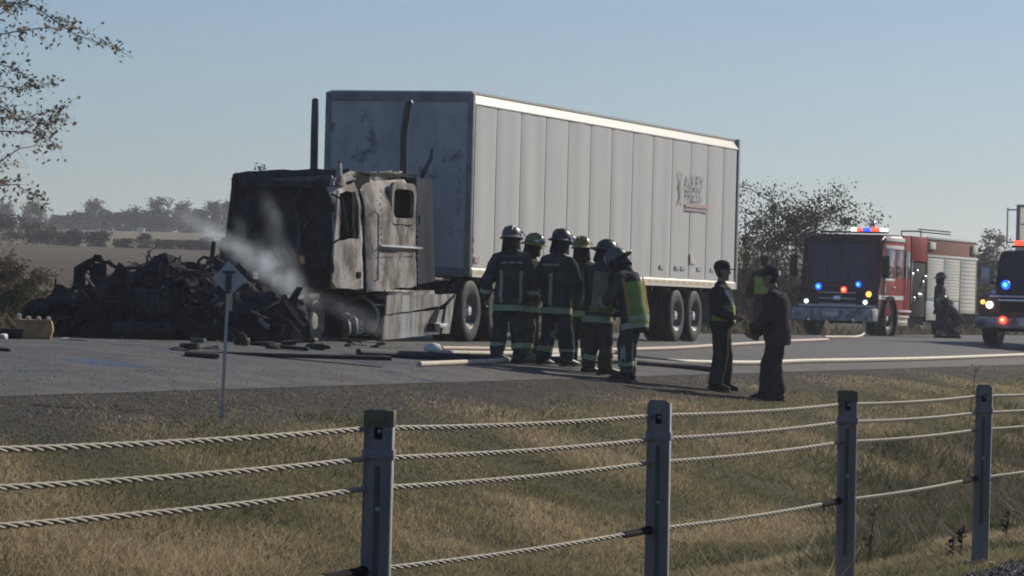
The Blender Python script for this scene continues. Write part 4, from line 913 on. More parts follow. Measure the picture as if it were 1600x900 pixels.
wt('bent_pipe', [(256, 500), (285, 496), (310, 490), (342, 486)], .03, m_rusty, dd=-.7); wt('bent_pipe', [(278, 502), (296, 500)], .03, m_rusty, dd=-.75)
wt('axle_tube', [(96, 505, -.4), (150, 508, -.5), (210, 512, -.6)], .07); wt('chassis_rail', [(120, 520, -.6), (220, 519, -.75), (320, 518, -.75), (420, 524, -.6)], [(.05, .09)] * 4)
wt('aerial_stub', [(85, 470), (86, 452), (87, 436)], [.03, .02, .015])
# burnt tyre at its left end and another inside
for (px, py, r, dd) in ((62, 495, .27, .1), (110, 505, .26, -.35), (352, 505, .27, -.55), (300, 508, .25, -.7)):
    c = W(px, py, dd); c.z = max(c.z, r); b = MB(); b.lathe([(r * .55, .10), (r * .8, .125), (r * .97, .09), (r, 0), (r * .97, -.09), (r * .8, -.125), (r * .55, -.10), (r * .5, 0), (r * .55, .10)], c, (.35, -.93, .08), 24); b.crumple(.02, 4, px); tyb = b.build('burnt_tyre', m_char2 if px != 62 else m_rusty, wk)
    b = MB(); b.lathe([(r * .52, .1), (r * .5, .06), (r * .3, .0), (r * .12, .02), (0, .05)], c, (.35, -.93, .08), 20); b.lathe([(r * .55, .11), (r * .52, .12), (r * .48, .1)], c, (.35, -.93, .08), 20); b.crumple(.01, 5, px); b.build('bare_rim', m_rusty if px in (62, 300) else m_rim2, tyb)
for i, (px, py, l) in enumerate(((338, 462, .14), (342, 476, .12), (333, 470, .07), (336, 504, .08), (402, 488, .06), (412, 505, .2), (325, 455, .1), (360, 452, .08), (205, 500, .1), (188, 520, .14), (130, 512, .12), (290, 480, .06), (318, 475, .08))):
    c = W(px, py, -.75); b = MB(); r8 = random.Random(i); d = Vector((r8.gauss(0, .6), r8.gauss(0, .3), r8.gauss(0, .8))).normalized() * l
    b.shell(lambda u, v: (c + d * (u - .5) + Vector((.02, -.01, .035)) * (v - .5) * 1.6, Vector((.5, -.6, .5))), 4, 2, .006); b.crumple(.02, 9, i); b.build('torn_shard', m_ash if i % 2 else m_rim, wk)
# engine block, sump, springs and looped hoses sticking out of the heap
def blk(px, py, w_, h_, dd, nm, m): 
    c = W(px, py, dd); b = MB(); b.box(c.x - w_ / 2, c.x + w_ / 2, c.y - .15, c.y + .2, c.z - h_ / 2, c.z + h_ / 2, .04, M=None)
    for i in range(5): b.box(c.x - w_ / 2 + .02 + i * w_ / 5, c.x - w_ / 2 + .02 + (i + .55) * w_ / 5, c.y - .19, c.y - .14, c.z - h_ * .4, c.z + h_ * .4, .01)
    b.crumple(.03, 4, px); return b.build(nm, m, wk)
blk(238, 470, .46, .34, -.62, 'engine_block', m_grey); blk(246, 443, .30, .16, -.45, 'cylinder_head', m_char); blk(150, 488, .34, .22, -.62, 'gearbox', m_brown)
blk(225, 512, .9, .16, -.75, 'side_member', m_grey)
for (px, py, hh, dd) in ((185, 480, .35, -.6), (318, 480, .32, -.7), (270, 470, .3, -.6)):
    c = W(px, py, dd); b = MB(); b.tube([c + Vector((math.cos(t * .7) * .07, math.sin(t * .7) * .07, -hh / 2 + hh * t / 54)) for t in range(55)], .012, 5); b.crumple(.01, 4); b.build('coil_spring', m_rusty if px == 318 else m_grey, wk)
for k in range(16):
    r9 = random.Random(820 + k); px = r9.uniform(90, 440); py = r9.uniform(455, 505); c = W(px, py, -.65); b = MB(); pts_ = [c]
    d = Vector((r9.gauss(0, 1), -.1, r9.gauss(0, .7))).normalized() * .12
    for i in range(7): d = (d + Vector((r9.gauss(0, .06), r9.gauss(0, .02), r9.gauss(0, .06)))).normalized() * .12; pts_.append(pts_[-1] + d)
    b.tube(pts_, r9.uniform(.009, .022), 6); b.v = [(p[0], p[1], max(.01, p[2])) for p in b.v]; b.build('looped_hose', [m_char2, m_grey, m_char2, m_brown][k % 4], wk)
for k in range(46):      # thin twisted strips and rods standing out along the top of the heap
    r9 = random.Random(1300 + k); px = r9.uniform(90, 455); py = float(np.interp(px, [75, 105, 130, 165, 200, 235, 260, 300, 340, 380, 460], [478, 452, 430, 430, 432, 408, 404, 418, 422, 446, 472])) + r9.uniform(0, 14)
    c = W(px, py, r9.uniform(-.35, .2)); d = Vector((r9.gauss(0, .9), r9.gauss(0, .3), abs(r9.gauss(.15, .45)))).normalized() * r9.uniform(.1, .32)
    b = MB(); b.tube([c - d * .6, c, c + d * .6 + Vector((r9.gauss(0, .04), 0, .0)), c + d + Vector((r9.gauss(0, .08), 0, r9.gauss(0, .04)))], [(.018, .01), (.02, .008), (.014, .007), (.006, .004)], 5); b.crumple(.012, 7, k)
    b.build('twisted_strip', [m_char2, m_brown, m_grey, m_char2, m_rim2][k % 5], wk)
for k in range(110):
    r9 = random.Random(500 + k); px = r9.uniform(75, 460); lim = np.interp(px, [75, 120, 160, 200, 230, 300, 340, 380, 460], [478, 452, 440, 445, 425, 430, 428, 450, 478]); py = r9.uniform(lim, 520)
    c = W(px, py, r9.uniform(-.75, -.35)); d = Vector((r9.gauss(0, 1), r9.gauss(0, .5), r9.gauss(0, .6))).normalized() * r9.uniform(.08, .34); b = MB()
    if k % 2: b.tube([c - d, c + Vector((0, -.03, .05)), c + d], r9.uniform(.01, .03), 5)
    else:
        e = d.orthogonal().normalized() * r9.uniform(.04, .13); nn = d.cross(e).normalized(); b.shell(lambda u, v: (c + d * (2 * u - 1) + e * (2 * v - 1), nn), 4, 3, .012)
    b.crumple(.03, 5, k); b.v = [(p[0], p[1], max(.0, p[2])) for p in b.v]; b.build('burnt_rod' if k % 2 else 'torn_sheet', [m_char2, m_brown, m_char2, m_grey, m_char2, m_rusty, m_char2, m_rim2][k % 8], wk)
# yellow tank at the left edge
m_yel = mat('faded yellow plastic', (0.60, 0.38, 0.16), 0.6, c2=(0.34, 0.12, 0.07), scale=2.4, lo=.42, hi=.58, c3=(.08, .06, .05), scale3=5, lo3=.64, hi3=.74)
m_cream = mat('cream cap', (.6, .56, .46), .6)
yb = G(52, 530, 40, 75); ty = thing('yellow_tank', 'scorched yellow plastic tank with cream knobs along its top, left of the burnt wreck', 'tank', yb, R(4))
s9 = yb.y / F_PX
b = MB(); pr = [(-24, 0), (26, 1), (29, 11), (29.5, 18), (27, 29), (24, 30.5), (-24, 31), (-28, 26), (-29, 6)]
b.prism([(x * s9, z * s9) for x, z in pr], 'y', 0, .42); b.crumple(.012, 4); b.build('tank_body', m_yel, ty, smooth=25)
b = MB(); b.box(-28 * s9, 29.8 * s9, -.012, .43, 13 * s9, 15 * s9, .004); b.build('seam_rim', m_yel, ty)
for k, x in enumerate((-24, -9, 7, 22)):
    b = MB(); b.lathe([(.02, -.02), (.032, 0), (.03, .03 + (.03 if k == 0 else 0)), (0, .045 + (.03 if k == 0 else 0))], (x * s9, .12, 31 * s9), (0, 0, 1), 10); b.build('knob', m_cream, ty)
for i, (px, py, w_, h_, lab) in enumerate(((12, 529, 38, 15, 'low charred slab lying left of the yellow tank'), (3, 512, 10, 8, 'small pale scrap at the left edge by the yellow tank'))):
    b0 = G(px, 530, 40, 75) + Vector((0, .15, 0)); b = MB(); b.box(-w_ / 2 * s9, w_ / 2 * s9, 0, .4, 0, h_ * s9 * (1 if i == 0 else 1), .02); b.crumple(.05, 3, i); b.v = [(p[0], p[1], max(0, p[2])) for p in b.v]
    o = b.build('charred_slab' if i == 0 else 'scrap', m_char2 if i == 0 else m_cream); o.location = b0 if i == 0 else b0 + Vector((0, -.3, 0)); tag(o, lab, 'debris')
# pieces lying on the road that can be told apart
def debris(name, lab, px, py, size, m, kind='shard', rot=0.0, group=None, cr=.03):
    g = G(px, py, 24, 90); sx, sy, sz = size; b = MB()
    if kind == 'plank':
        b.box(-sx / 2, sx / 2, -sy / 2, sy / 2, 0, sz, min(sz, sy) * .2)
    elif kind == 'lump':
        b.lathe([(0, 0), (.5, .02), (.52, .35), (.36, .8), (0, 1)], (0, 0, 0), (0, 0, 1), 9); b.v = [(p[0] * sx, p[1] * sy, p[2] * sz) for p in b.v]
    else:
        b.shell(lambda u, v: (Vector(((u - .5) * sx, (v - .5) * sy, sz * (.25 + math.sin(u * 3) * .5 * v))), Vector((0, 0, 1))), 5, 3, .01)
    b.crumple(cr, 3.5, px * .37); mz = min(p[2] for p in b.v); b.v = [(p[0], p[1], p[2] - mz) for p in b.v]
    o = b.build(name, m); o.location = g; o.rotation_euler = (0, 0, rot); return tag(o, lab, 'debris', group)
debris('charred_board', 'long charred board lying on the road left of the fairing', 458, 548, (.42, .12, .05), m_char2, 'plank', R(-10))
debris('charred_board', 'short charred board on the road under the cab front', 408, 541, (.32, .09, .05), m_char2, 'plank', R(4))
debris('flat_debris', 'wide flat black panel lying on the asphalt left of the firefighters', 672, 561, (1.45, .5, .07), m_char2, 'plank', R(-6), cr=.02)
debris('flat_debris', 'long thin black strip lying on the asphalt behind the diamond sign', 430, 559, (2.9, .3, .045), m_char2, 'plank', R(2), cr=.02)
debris('scorched_scrap', 'dark flat scrap on the asphalt left of the diamond sign post', 315, 559, (.40, .3, .06), m_char2, 'plank', R(5))
debris('dark_lump', 'dark conical lump with a bright side standing by the sign post', 376, 540, (.17, .15, .17), m_rusty, 'lump')
debris('bright_shard', 'bright upright shard beside the dark lump near the sign post', 381, 539, (.04, .05, .15), m_ash, 'lump', cr=.008)
debris('bright_shard', 'bright metal shard lying in front of the burnt front wheel', 418, 523, (.06, .05, .14), m_ash, 'lump', cr=.01)
debris('white_scrap', 'crumpled white wad lying on the road at the hose end below the side fairing', 676, 551, (.27, .22, .12), mat('white foam', (.8, .79, .75), .7), 'lump', cr=.03)
debris('silver_piece', 'small bright silver piece on the ground under the side fairing', 627, 530, (.10, .08, .05), m_chrome, 'lump', cr=.01)
debris('pale_rod', 'pale bent rod lying between the fuel tank and the road', 580, 536, (.35, .06, .03), m_ash, 'shard', R(-30))
debris('pale_rod', 'pale flat piece lying at the left foot of the wreck, right of the tank', 104, 532, (.16, .1, .04), m_ash, 'shard', R(5))
debris('pale_rod', 'thin pale rod lying along the foot of the wreck near its left end', 124, 533, (.24, .03, .02), m_ash, 'plank', R(-4), cr=.01)
debris('red_scrap', 'small dark red scrap on the asphalt at the left edge', 5, 549, (.16, .1, .03), m_rusty, 'plank')
for k in range(38):
    r9 = random.Random(900 + k); px, py = r9.uniform(280, 600), r9.uniform(526, 548); sc_ = r9.uniform(.05, .16)
    debris('charred_scrap', 'small charred scrap scattered on the road below the burnt cab', px, py, (sc_ * 1.6, sc_, sc_ * .5), [m_char2, m_char, m_rusty, m_rim, m_char2][k % 5], ['shard', 'plank', 'lump'][k % 3], r9.uniform(0, 6), 'charred scraps on the road', cr=.02)
# crumbs and gravel over road and shoulder
def crumbs(name, n, px, py, s0, s1, ramp):
    pts = []; sz = []
    xs = rng.uniform(px[0], px[1], n); ys = rng.uniform(py[0], py[1], n)
    for x, y in zip(xs, ys):
        g = G(x, y, 17, 160); pts.append(g); sz.append(math.exp(rng.uniform(math.log(s0), math.log(s1))))
    V = []; F = []; T = []
    base = np.array([(1, 0, 0), (-.5, .8, 0), (-.6, -.7, 0), (0, 0, 1.1), (.2, .1, -.4)])
    for i, (g, s) in enumerate(zip(pts, sz)):
        o = len(V); q8 = base * s * rng.uniform(.6, 1.3, (5, 1)); an = rng.uniform(0, 6.28); c_, s__ = math.cos(an), math.sin(an)
        for p in q8: V.append((g.x + p[0] * c_ - p[1] * s__, g.y + p[0] * s__ + p[1] * c_, g.z + p[2] * .8 + s * .2))
        F += [(o, o + 1, o + 3), (o + 1, o + 2, o + 3), (o + 2, o, o + 3), (o, o + 4, o + 1), (o + 1, o + 4, o + 2), (o + 2, o + 4, o)]; T += [rng.uniform(0, 1)] * 5
    me = bpy.data.meshes.new(name); me.from_pydata(V, [], F); me.update()
    at = me.attributes.new('tint', 'FLOAT', 'POINT'); at.data.foreach_set('value', np.array(T, np.float32)); me.materials.append(mat(name + ' bits', ramp[0], .7, attr=ramp))
    return tag(place(name, me), kind='stuff')
crumbs('rubble', 4500, (0, 760), (530, 590), .004, .012, [(.03, .03, .03), (.06, .06, .06), (.12, .12, .12), (.4, .39, .37)])
crumbs('gravel', 20000, (-60, 1660), (580, 705), .004, .013, [(.025, .024, .023), (.06, .056, .053), (.11, .103, .096), (.24, .225, .21)])
crumbs('verge_gravel', 5000, (1380, 1640), (832, 905), .004, .014, [(.03, .03, .031), (.07, .07, .072), (.13, .13, .132), (.3, .29, .28)])
# ================================================================== WATER MIST OVER THE WRECK
m_mist = bpy.data.materials.new('water mist'); m_mist.use_nodes = True; t_ = m_mist.node_tree; t_.nodes.clear()
out = t_.nodes.new('ShaderNodeOutputMaterial'); vol = t_.nodes.new('ShaderNodeVolumePrincipled'); lk(t_, vol.outputs[0], out.inputs['Volume'])
vol.inputs['Color'].default_value = (.82, .91, 1.0, 1); vol.inputs['Anisotropy'].default_value = 0.3
co = t_.nodes.new('ShaderNodeTexCoord'); MD = 55.6; MB0 = P(440, 470, MD)
acc = None
nz = t_.nodes.new('ShaderNodeTexNoise'); nz.inputs['Scale'].default_value = 3.2; nz.inputs['Detail'].default_value = 5; lk(t_, co.outputs['Object'], nz.inputs['Vector'])
nr = t_.nodes.new('ShaderNodeMapRange'); nr.inputs[1].default_value = .36; nr.inputs[2].default_value = .64; nr.inputs[3].default_value = .2; nr.inputs[4].default_value = 1.25; lk(t_, nz.outputs['Fac'], nr.inputs[0])
PUFF = [((285, 336), (372, 388), 19, 1.1), ((340, 368), (440, 436), 24, 1.45), ((400, 405), (468, 458), 27, 1.8), ((412, 305), (440, 385), 18, .24), ((430, 380), (462, 440), 24, .7), ((470, 455), (640, 532), 18, .30), ((424, 322), (432, 342), 14, .3), ((372, 350), (378, 366), 14, .3), ((405, 380), (420, 412), 18, .4), ((560, 500), (600, 520), 14, .2)]
for (a, b, r, dn) in PUFF:
    A, B = P(*a, MD) - MB0, P(*b, MD) - MB0; c = (A + B) / 2; d = B - A; rr_ = r * MD / F_PX; L = d.length / 2 + rr_
    mp = t_.nodes.new('ShaderNodeMapping'); mp.vector_type = 'TEXTURE'; mp.inputs['Location'].default_value = c
    mp.inputs['Rotation'].default_value = d.to_track_quat('X', 'Z').to_euler(); mp.inputs['Scale'].default_value = (L, .36, rr_)
    lk(t_, co.outputs['Object'], mp.inputs['Vector'])
    ln = t_.nodes.new('ShaderNodeVectorMath'); ln.operation = 'LENGTH'; lk(t_, mp.outputs[0], ln.inputs[0])
    mr_ = t_.nodes.new('ShaderNodeMapRange'); mr_.interpolation_type = 'SMOOTHSTEP'; mr_.inputs[1].default_value = 0; mr_.inputs[2].default_value = 1.25; mr_.inputs[3].default_value = dn; mr_.inputs[4].default_value = 0
    lk(t_, ln.outputs['Value'], mr_.inputs[0])
    if acc is None: acc = mr_.outputs[0]
    else:
        ad = t_.nodes.new('ShaderNodeMath'); ad.operation = 'ADD'; lk(t_, acc, ad.inputs[0]); lk(t_, mr_.outputs[0], ad.inputs[1]); acc = ad.outputs[0]
mu = t_.nodes.new('ShaderNodeMath'); mu.operation = 'MULTIPLY'; lk(t_, acc, mu.inputs[0]); lk(t_, nr.outputs[0], mu.inputs[1]); lk(t_, mu.outputs[0], vol.inputs['Density'])
b = MB(); b.box(-1.75, 2.1, -.62, .62, -.75, 2.1); mo = b.build('water_mist', m_mist, smooth=0); mo.location = MB0; tag(mo, kind='stuff')
# ================================================================== FIRE HOSES
m_hose = mat('cream fire hose', (.62, .56, .44), .6, c2=(.5, .44, .34), scale=8); m_hose2 = mat('pinkish fire hose', (.60, .47, .38), .6, c2=(.5, .4, .32), scale=8); m_hose3 = mat('dark fire hose', (.035, .035, .038), .6)
def hose(lab, pts, r, m, extra=None):
    gs = []
    for p in pts: gs.append(G(p[0], p[1], 24, 170))
    # smooth through the points, lying on the ground
    out_ = []
    n = len(gs)
    for i in range(n - 1):
        p0, p1, p2, p3 = gs[max(0, i - 1)], gs[i], gs[i + 1], gs[min(n - 1, i + 2)]; k = max(3, int((p2 - p1).length / .35))
        for j in range(k):
            t = j / k; q9 = 0.5 * ((2 * p1) + (p2 - p0) * t + (2 * p0 - 5 * p1 + 4 * p2 - p3) * t * t + (3 * p1 - p0 - 3 * p2 + p3) * t ** 3); q9.z = float(gz(q9.x, q9.y)) + r + .006; out_.append(q9)
    out_.append(gs[-1] + Vector((0, 0, r)))
    if extra: out_ += extra
    b = MB(); b.tube(out_, r, 10); return tag(b.build('fire_hose', m), lab, 'hose', 'fire hoses on the road')
hose('pinkish hose running along the road past the officers to the fire engine', [(690, 548), (760, 549), (850, 551), (920, 551), (1000, 549), (1060, 547), (1120, 543), (1200, 538), (1250, 535), (1293, 533)], .032, m_hose2)
hose('thick cream hose on the shoulder between the firefighters and the officers', [(688, 556), (780, 557), (880, 556), (960, 557), (1010, 564), (1060, 569), (1120, 571), (1190, 571), (1260, 568), (1360, 566), (1470, 563), (1640, 556)], .038, m_hose)
hose('pale hose lying on the shoulder left of the firefighters’ boots'.replace('’', ''), [(655, 574), (700, 572), (765, 569), (840, 563), (900, 560), (985, 563)], .035, m_hose)
hose('dark hose lying below the thick cream hose', [(560, 557), (650, 561), (740, 565), (860, 568), (960, 569), (1010, 572), (1060, 576), (1115, 582)], .05, m_hose3)
hose('pale hose hanging from the bumper of the red fire engine', [(1288, 529), (1310, 529), (1334, 529), (1345, 527)], .035, m_hose, [P(1350, 521, 112.4), P(1351, 511, 112.4), P(1350, 500, 112.6)])
# ================================================================== DIAMOND SIGN SEEN FROM BEHIND
sg = G(346, 655, 24, 80); SD = sg.y; sn = thing('diamond_sign', 'small diamond road sign seen from its bare grey back on a thin leaning post', 'sign', sg)
m_signback = mat('bare aluminium back', (.48, .48, .47), .6, .0, c2=(.54, .54, .53), scale=5); m_upost = mat('galvanised sign post', (.42, .41, .39), .5, .4); m_upost2 = mat('dark sign bracket', (.06, .06, .065), .6)
def sp_(px, py, dd=0.0): return P(px, py, SD + dd) - sg
b = MB(); a_, z_ = sp_(346, 660), sp_(357, 440); b.tube([a_, z_], [(.016, .012)] * 2, 4, ref=(1, 0, 0)); b.build('post', m_upost, sn, smooth=0)
b = MB(); b.tube([sp_(356.5, 458, -.03), sp_(358, 424, -.03)], [(.028, .012)] * 2, 4, ref=(1, .3, 0)); b.box(-.06, .06, -.01, .01, -.012, .012, M=Matrix.Translation(sp_(358, 425, -.035))); b.build('bracket', m_upost2, sn, smooth=0)
b = MB(); qd = [sp_(357, 408), sp_(385, 437), sp_(359, 463), sp_(333, 435)]; qd = [p + Vector((0, (p.x - sp_(358, 436).x) * .3, 0)) for p in qd]
b.add([tuple(p) for p in qd] + [tuple(p + Vector((0, .006, 0))) for p in qd], [(0, 1, 2, 3), (7, 6, 5, 4), (0, 4, 5, 1), (1, 5, 6, 2), (2, 6, 7, 3), (3, 7, 4, 0)]); b.build('sign_plate', m_signback, sn, smooth=0)
wp = sp_(359.5, 470, -.02); b = MB(); b.box(-.006, .02, -.006, .006, -.10, .10, M=Matrix.Translation(wp)); b.build('post_clip', m_galv, sn, smooth=0)

# ================================================================== FIRE ENGINES
m_fred = mat('fire engine red paint', (0.36, 0.018, 0.024), 0.6, coat=.0, spec=.12, c2=(.2, .02, .02), scale=2); m_fdark = mat('dark trim', (.03, .03, .034), .85, spec=.1); m_glass = mat('dark vehicle glass', (.02, .024, .03), .06, spec=.6)
m_shut = mat('pale roller shutter', (.66, .63, .54), .4, .2); m_stain = mat('brushed steel', (.5, .49, .46), .35, .7); m_wp = mat('white paint stripe', (.75, .74, .7), .35); m_brownred = mat('maroon brown panel', (.20, .075, .05), .6, coat=.0, spec=.15)  # engine body panels have a maroon brown tone
def glow(n, c, s): return mat(n, c, .4, emit=c, estr=s)
m_lb = glow('blue flashing lamp', (.01, .09, 1.0), 2.4); m_lr = glow('red flashing lamp', (1.0, .07, .03), 2.6); m_lw = glow('white lamp', (1, .97, .9), 2.5); m_core_b = glow('bright blue bulb', (.12, .62, 1.0), 2.2); m_core_r = glow('bright red bulb', (1.0, .45, .25), 2.2); m_la = glow('amber lamp', (1, .38, .07), 2.6)
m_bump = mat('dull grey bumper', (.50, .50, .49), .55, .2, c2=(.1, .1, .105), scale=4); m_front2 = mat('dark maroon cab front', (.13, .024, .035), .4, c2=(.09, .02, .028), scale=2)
def bx(name, x0, x1, y0, y1, z0, z1, m, p, bev=.02):
    return MB().box(x0, x1, y0, y1, z0, z1, bev).build(name, m, p)
def disc(name, c, r, m, p, ax=(-1, 0, 0), th=.05):
    b = MB(); b.lathe([(r * .8, -.02), (r, 0), (r * .95, th * .6), (r * .5, th), (0, th * 1.1)], c, ax, 18); o = b.build(name, m, p)
    core = {'blue_lamp': m_core_b, 'red_lamp': m_core_r}.get(name)
    if core: b = MB(); b.lathe([(r * .5, th * .9), (r * .4, th * 1.3), (0, th * 1.45)], c, ax, 14); b.build('bulb', core, o)
    return o
ed = Vector((.42, 1, 0)).normalized(); EROT = math.atan2(ed.y, ed.x)
e0_ = S(1370, 113); en = thing('fire_engine', 'red fire engine with flashing lights and pale roller shutters parked behind the officers', 'fire engine', e0_, EROT)
# cab
b = MB(); pr = [(0, .55), (0, 1.35), (.16, 1.5), (.42, 2.82), (.62, 2.98), (2.55, 3.02), (2.55, .55)]
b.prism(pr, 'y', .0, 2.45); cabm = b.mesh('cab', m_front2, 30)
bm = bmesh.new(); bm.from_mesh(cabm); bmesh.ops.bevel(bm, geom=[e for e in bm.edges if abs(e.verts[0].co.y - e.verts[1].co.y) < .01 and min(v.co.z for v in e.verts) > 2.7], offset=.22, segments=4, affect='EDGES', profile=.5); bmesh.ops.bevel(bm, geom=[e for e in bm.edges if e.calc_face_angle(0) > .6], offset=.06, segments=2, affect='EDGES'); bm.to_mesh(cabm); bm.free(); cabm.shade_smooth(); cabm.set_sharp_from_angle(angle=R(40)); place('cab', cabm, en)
def slope(z): return .16 + (z - 1.5) * (.26 / 1.32) - .012
b = MB(); b.shell(lambda u, v: (Vector((slope(1.55 + 1.2 * v) - .02 + .12 * (2 * u - 1) ** 4, .10 + 2.25 * u, 1.55 + 1.2 * v)), Vector((-1, 0, .2))), 14, 4, .02); b.build('windscreen', m_glass, en)
MB().box(slope(2.1) - .035, slope(2.1) - .02, 1.21, 1.24, 1.56, 2.74).build('windscreen_bar', m_fdark, en)
bx('side_panel', .5, 2.5, -.006, .02, .62, 2.9, m_fred, en, .01)
for y in (.3, .9, 1.5, 2.1): MB().tube([(slope(1.62) - .05, y, 1.60), (slope(2.0) - .05, y + .18, 2.02)], .012, 5).build('wiper', m_fdark, en)
MB().frame(0, [(2.4, 2.84), (.05, 2.84), (.05, 1.5), (2.4, 1.5)], [(2.3, 2.74), (.15, 2.74), (.15, 1.58), (2.3, 1.58)], 'x', -.02, .01).build('windscreen_frame', m_fdark, en).location = (.3, 0, 0)
for z in (.9, 1.3): bx('grab_bar', .52, .56, -.07, -.03, z + .2, z + .62, m_chrome, en, .01)
bx('emblem', -.06, -.03, 1.12, 1.34, 1.0, 1.16, m_chrome, en, .02); bx('apron', -.05, .05, .05, 2.4, .81, .90, m_stain, en, .01); bx('number_plate', -.57, -.551, 1.0, 1.4, .55, .68, m_wp, en, .004)
bx('tow_hook', -.6, -.5, .5, .58, .38, .5, m_chrome, en, .02); bx('tow_hook', -.6, -.5, 1.87, 1.95, .38, .5, m_chrome, en, .02)
bx('wheel_trim', .46, 1.66, -.02, .03, 1.12, 1.17, m_chrome, en, .01)
for x in (2.62, 3.2): bx('grab_bar', x, x + .03, -.06, -.03, 1.0, 2.3, m_chrome, en, .01)
bx('grille', -.03, .06, .62, 1.83, .62, 1.42, m_fdark, en); 
for k in range(4): bx('grille_bar', -.045, -.025, .66, 1.79, .72 + k * .17, .76 + k * .17, m_stain, en, .004)
bx('bumper', -.55, .05, -.02, 2.47, .42, .80, m_bump, en, .05); bx('bumper_deck', -.5, .0, .1, 2.35, .802, .83, m_fdark, en)
for y in (.30, 2.15): bx('headlamp_frame', -.04, .04, y - .24, y + .24, .88, 1.32, m_fdark, en); 
for y, m in ((.36, m_lw), (2.17, m_lw)): disc('headlight', (-.05, y, .98), .06, m, en); disc('lamp_bezel', (-.045, y, .98), .095, m_chrome, en, th=.01); disc('spare_lamp', (-.05, y + (.16 if y < 1 else -.16), .98), .07, m_glass, en)
disc('turn_lamp', (-.05, .26, 1.22), .085, m_la, en); disc('blue_lamp', (-.06, 1.80, 1.42), .10, m_lb, en); disc('blue_lamp', (-.06, .58, 1.50), .085, m_lb, en); disc('red_lamp', (-.06, 1.02, 1.34), .09, m_lr, en)
bx('side_window', .72, 1.55, -.012, .02, 1.72, 2.55, m_glass, en, .01); bx('side_window', 1.72, 2.35, -.012, .02, 1.72, 2.55, m_glass, en, .01)
bx('door', .62, 1.62, -.008, .03, .75, 1.68, m_fred, en, .01); bx('handle', 1.42, 1.58, -.05, -.01, 1.42, 1.47, m_chrome, en, .01)
bx('window_highlight_trim', .66, 2.42, -.02, -.012, 2.57, 2.68, m_wp, en, .003); bx('roof_strip', .6, 2.5, -.03, -.012, 2.80, 2.92, m_wp, en, .003); bx('window_highlight_trim', .66, 1.6, -.02, -.012, 1.62, 1.70, m_chrome, en, .003); bx('side_stripe', .05, 2.5, -.014, -.009, 1.08, 1.2, m_wp, en, 0)  # white trims carry the highlights of the lit window top and roof edge
for y0, y1, m in ((-.30, -.08, m_fdark), (2.53, 2.75, m_fdark)): bx('mirror', .05, .15, y0, y1, 1.7, 2.35, m, en, .03); 
for y0, y1 in ((-.10, .02), (2.43, 2.55)): bx('mirror_arm', .1, .14, y0, y1, 2.25, 2.29, m_fdark, en, 0)
lb_ = bx('light_bar', .55, .85, -.02, 2.0, 3.02, 3.07, m_fdark, en, .01)
for y0, y1, m in ((.0, .17, m_lw), (.18, .44, m_lr), (.48, .70, m_lb), (.72, .88, m_lr), (.89, 1.06, m_lw)): bx('lamp', .56, .84, y0, y1, 3.072, 3.17, m, lb_, .02)
disc('roof_horn', (.5, .35, 3.3), .09, m_chrome, en); MB().tube([(.6, .35, 3.05), (.6, .35, 3.28), (.95, .38, 3.3)], .03, 6).build('horn_pipe', m_chrome, en)
bx('crew_cab', 2.56, 3.25, .02, 2.43, .6, 3.0, m_fred, en, .04); bx('side_window', 2.65, 3.15, -.005, .03, 1.75, 2.55, m_glass, en, .01)
bx('pump_panel', 3.27, 4.9, .04, 2.4, .6, 2.25, m_fdark, en, .02); bx('pump_top', 3.27, 4.9, .0, 2.44, 2.26, 3.02, m_fred, en, .03)
for k in range(7):
    r9 = random.Random(k); disc('gauge' if k % 2 else 'pump_outlet', (3.4 + .22 * k, .03, r9.uniform(1.0, 2.0)), .07, m_chrome, en, (0, -1, 0), .08)
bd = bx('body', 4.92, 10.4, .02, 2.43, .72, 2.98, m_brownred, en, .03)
for i in range(3):
    x0 = 4.98 + i * 1.79; z0 = [1.12, 1.12, .74][i]; sh = bx('roller_shutter', x0, x0 + 1.73, .0, .03, z0, 2.4, m_shut, en, .008)
    for j in range(13):
        zz = z0 + .06 + j * (2.28 - z0) / 12.5; bx('slat', x0 + .03, x0 + 1.70, -.003, -.0005, zz, zz + .085 * (2.3 - z0) / 1.2, m_shut, sh, .003)
    bx('shutter_rail', x0 + 1.732, x0 + 1.788, -.014, .03, z0, 2.42, m_seam, en, .003)
bx('body_trim', 4.92, 10.42, -.015, .02, 2.42, 2.5, m_wp, en, .004); bx('roof_rail', 4.92, 10.42, -.012, .03, 2.985, 3.04, m_wp, en, .004)
bx('scene_light', 5.05, 5.65, -.05, .02, 2.66, 2.88, m_wt, en, .02); bx('scene_light', 9.75, 10.3, -.05, .02, 2.62, 2.9, m_wt, en, .02)
bx('lower_locker', 7.85, 8.5, .01, .05, .74, 1.1, m_stain, en, .01); bx('lower_body', 4.95, 6.0, .01, .06, .5, 1.1, m_stain, en, .01)
b = MB()
for z in (3.2, 3.28): b.tube([(5.6, .5, z), (9.0, .5, z)], .02, 5)
b.tube([(3.0, .25, 3.15), (5.0, .25, 3.2)], .025, 5); b.tube([(3.0, .25, 3.0), (3.0, .25, 3.15)], .02, 5); b.tube([(5.0, .25, 3.0), (5.0, .25, 3.2)], .02, 5); b.build('roof_ladder', m_fdark, en)
for i in range(3): bx('cab_step', 1.9 + i * .02, 3.2 - .1 * i, -.06 + .03 * i, .3, .72 - .16 * i, .78 - .16 * i, [m_wp, m_wt, m_wp][i], en, .01)
bx('step_box', 2.0, 3.1, .02, .3, .32, .60, mat('cream step panel', (.55, .5, .36), .4), en, .02)
for x in (1.05, 7.0):
    for y, s in ((.16, -1), (2.29, 1)): wheel(en, (x, y, .53), .53, .32, s)
    b = MB(); b.tube([(x, .2, .53), (x, 2.2, .53)], .08, 8); b.build('axle', m_black, en)
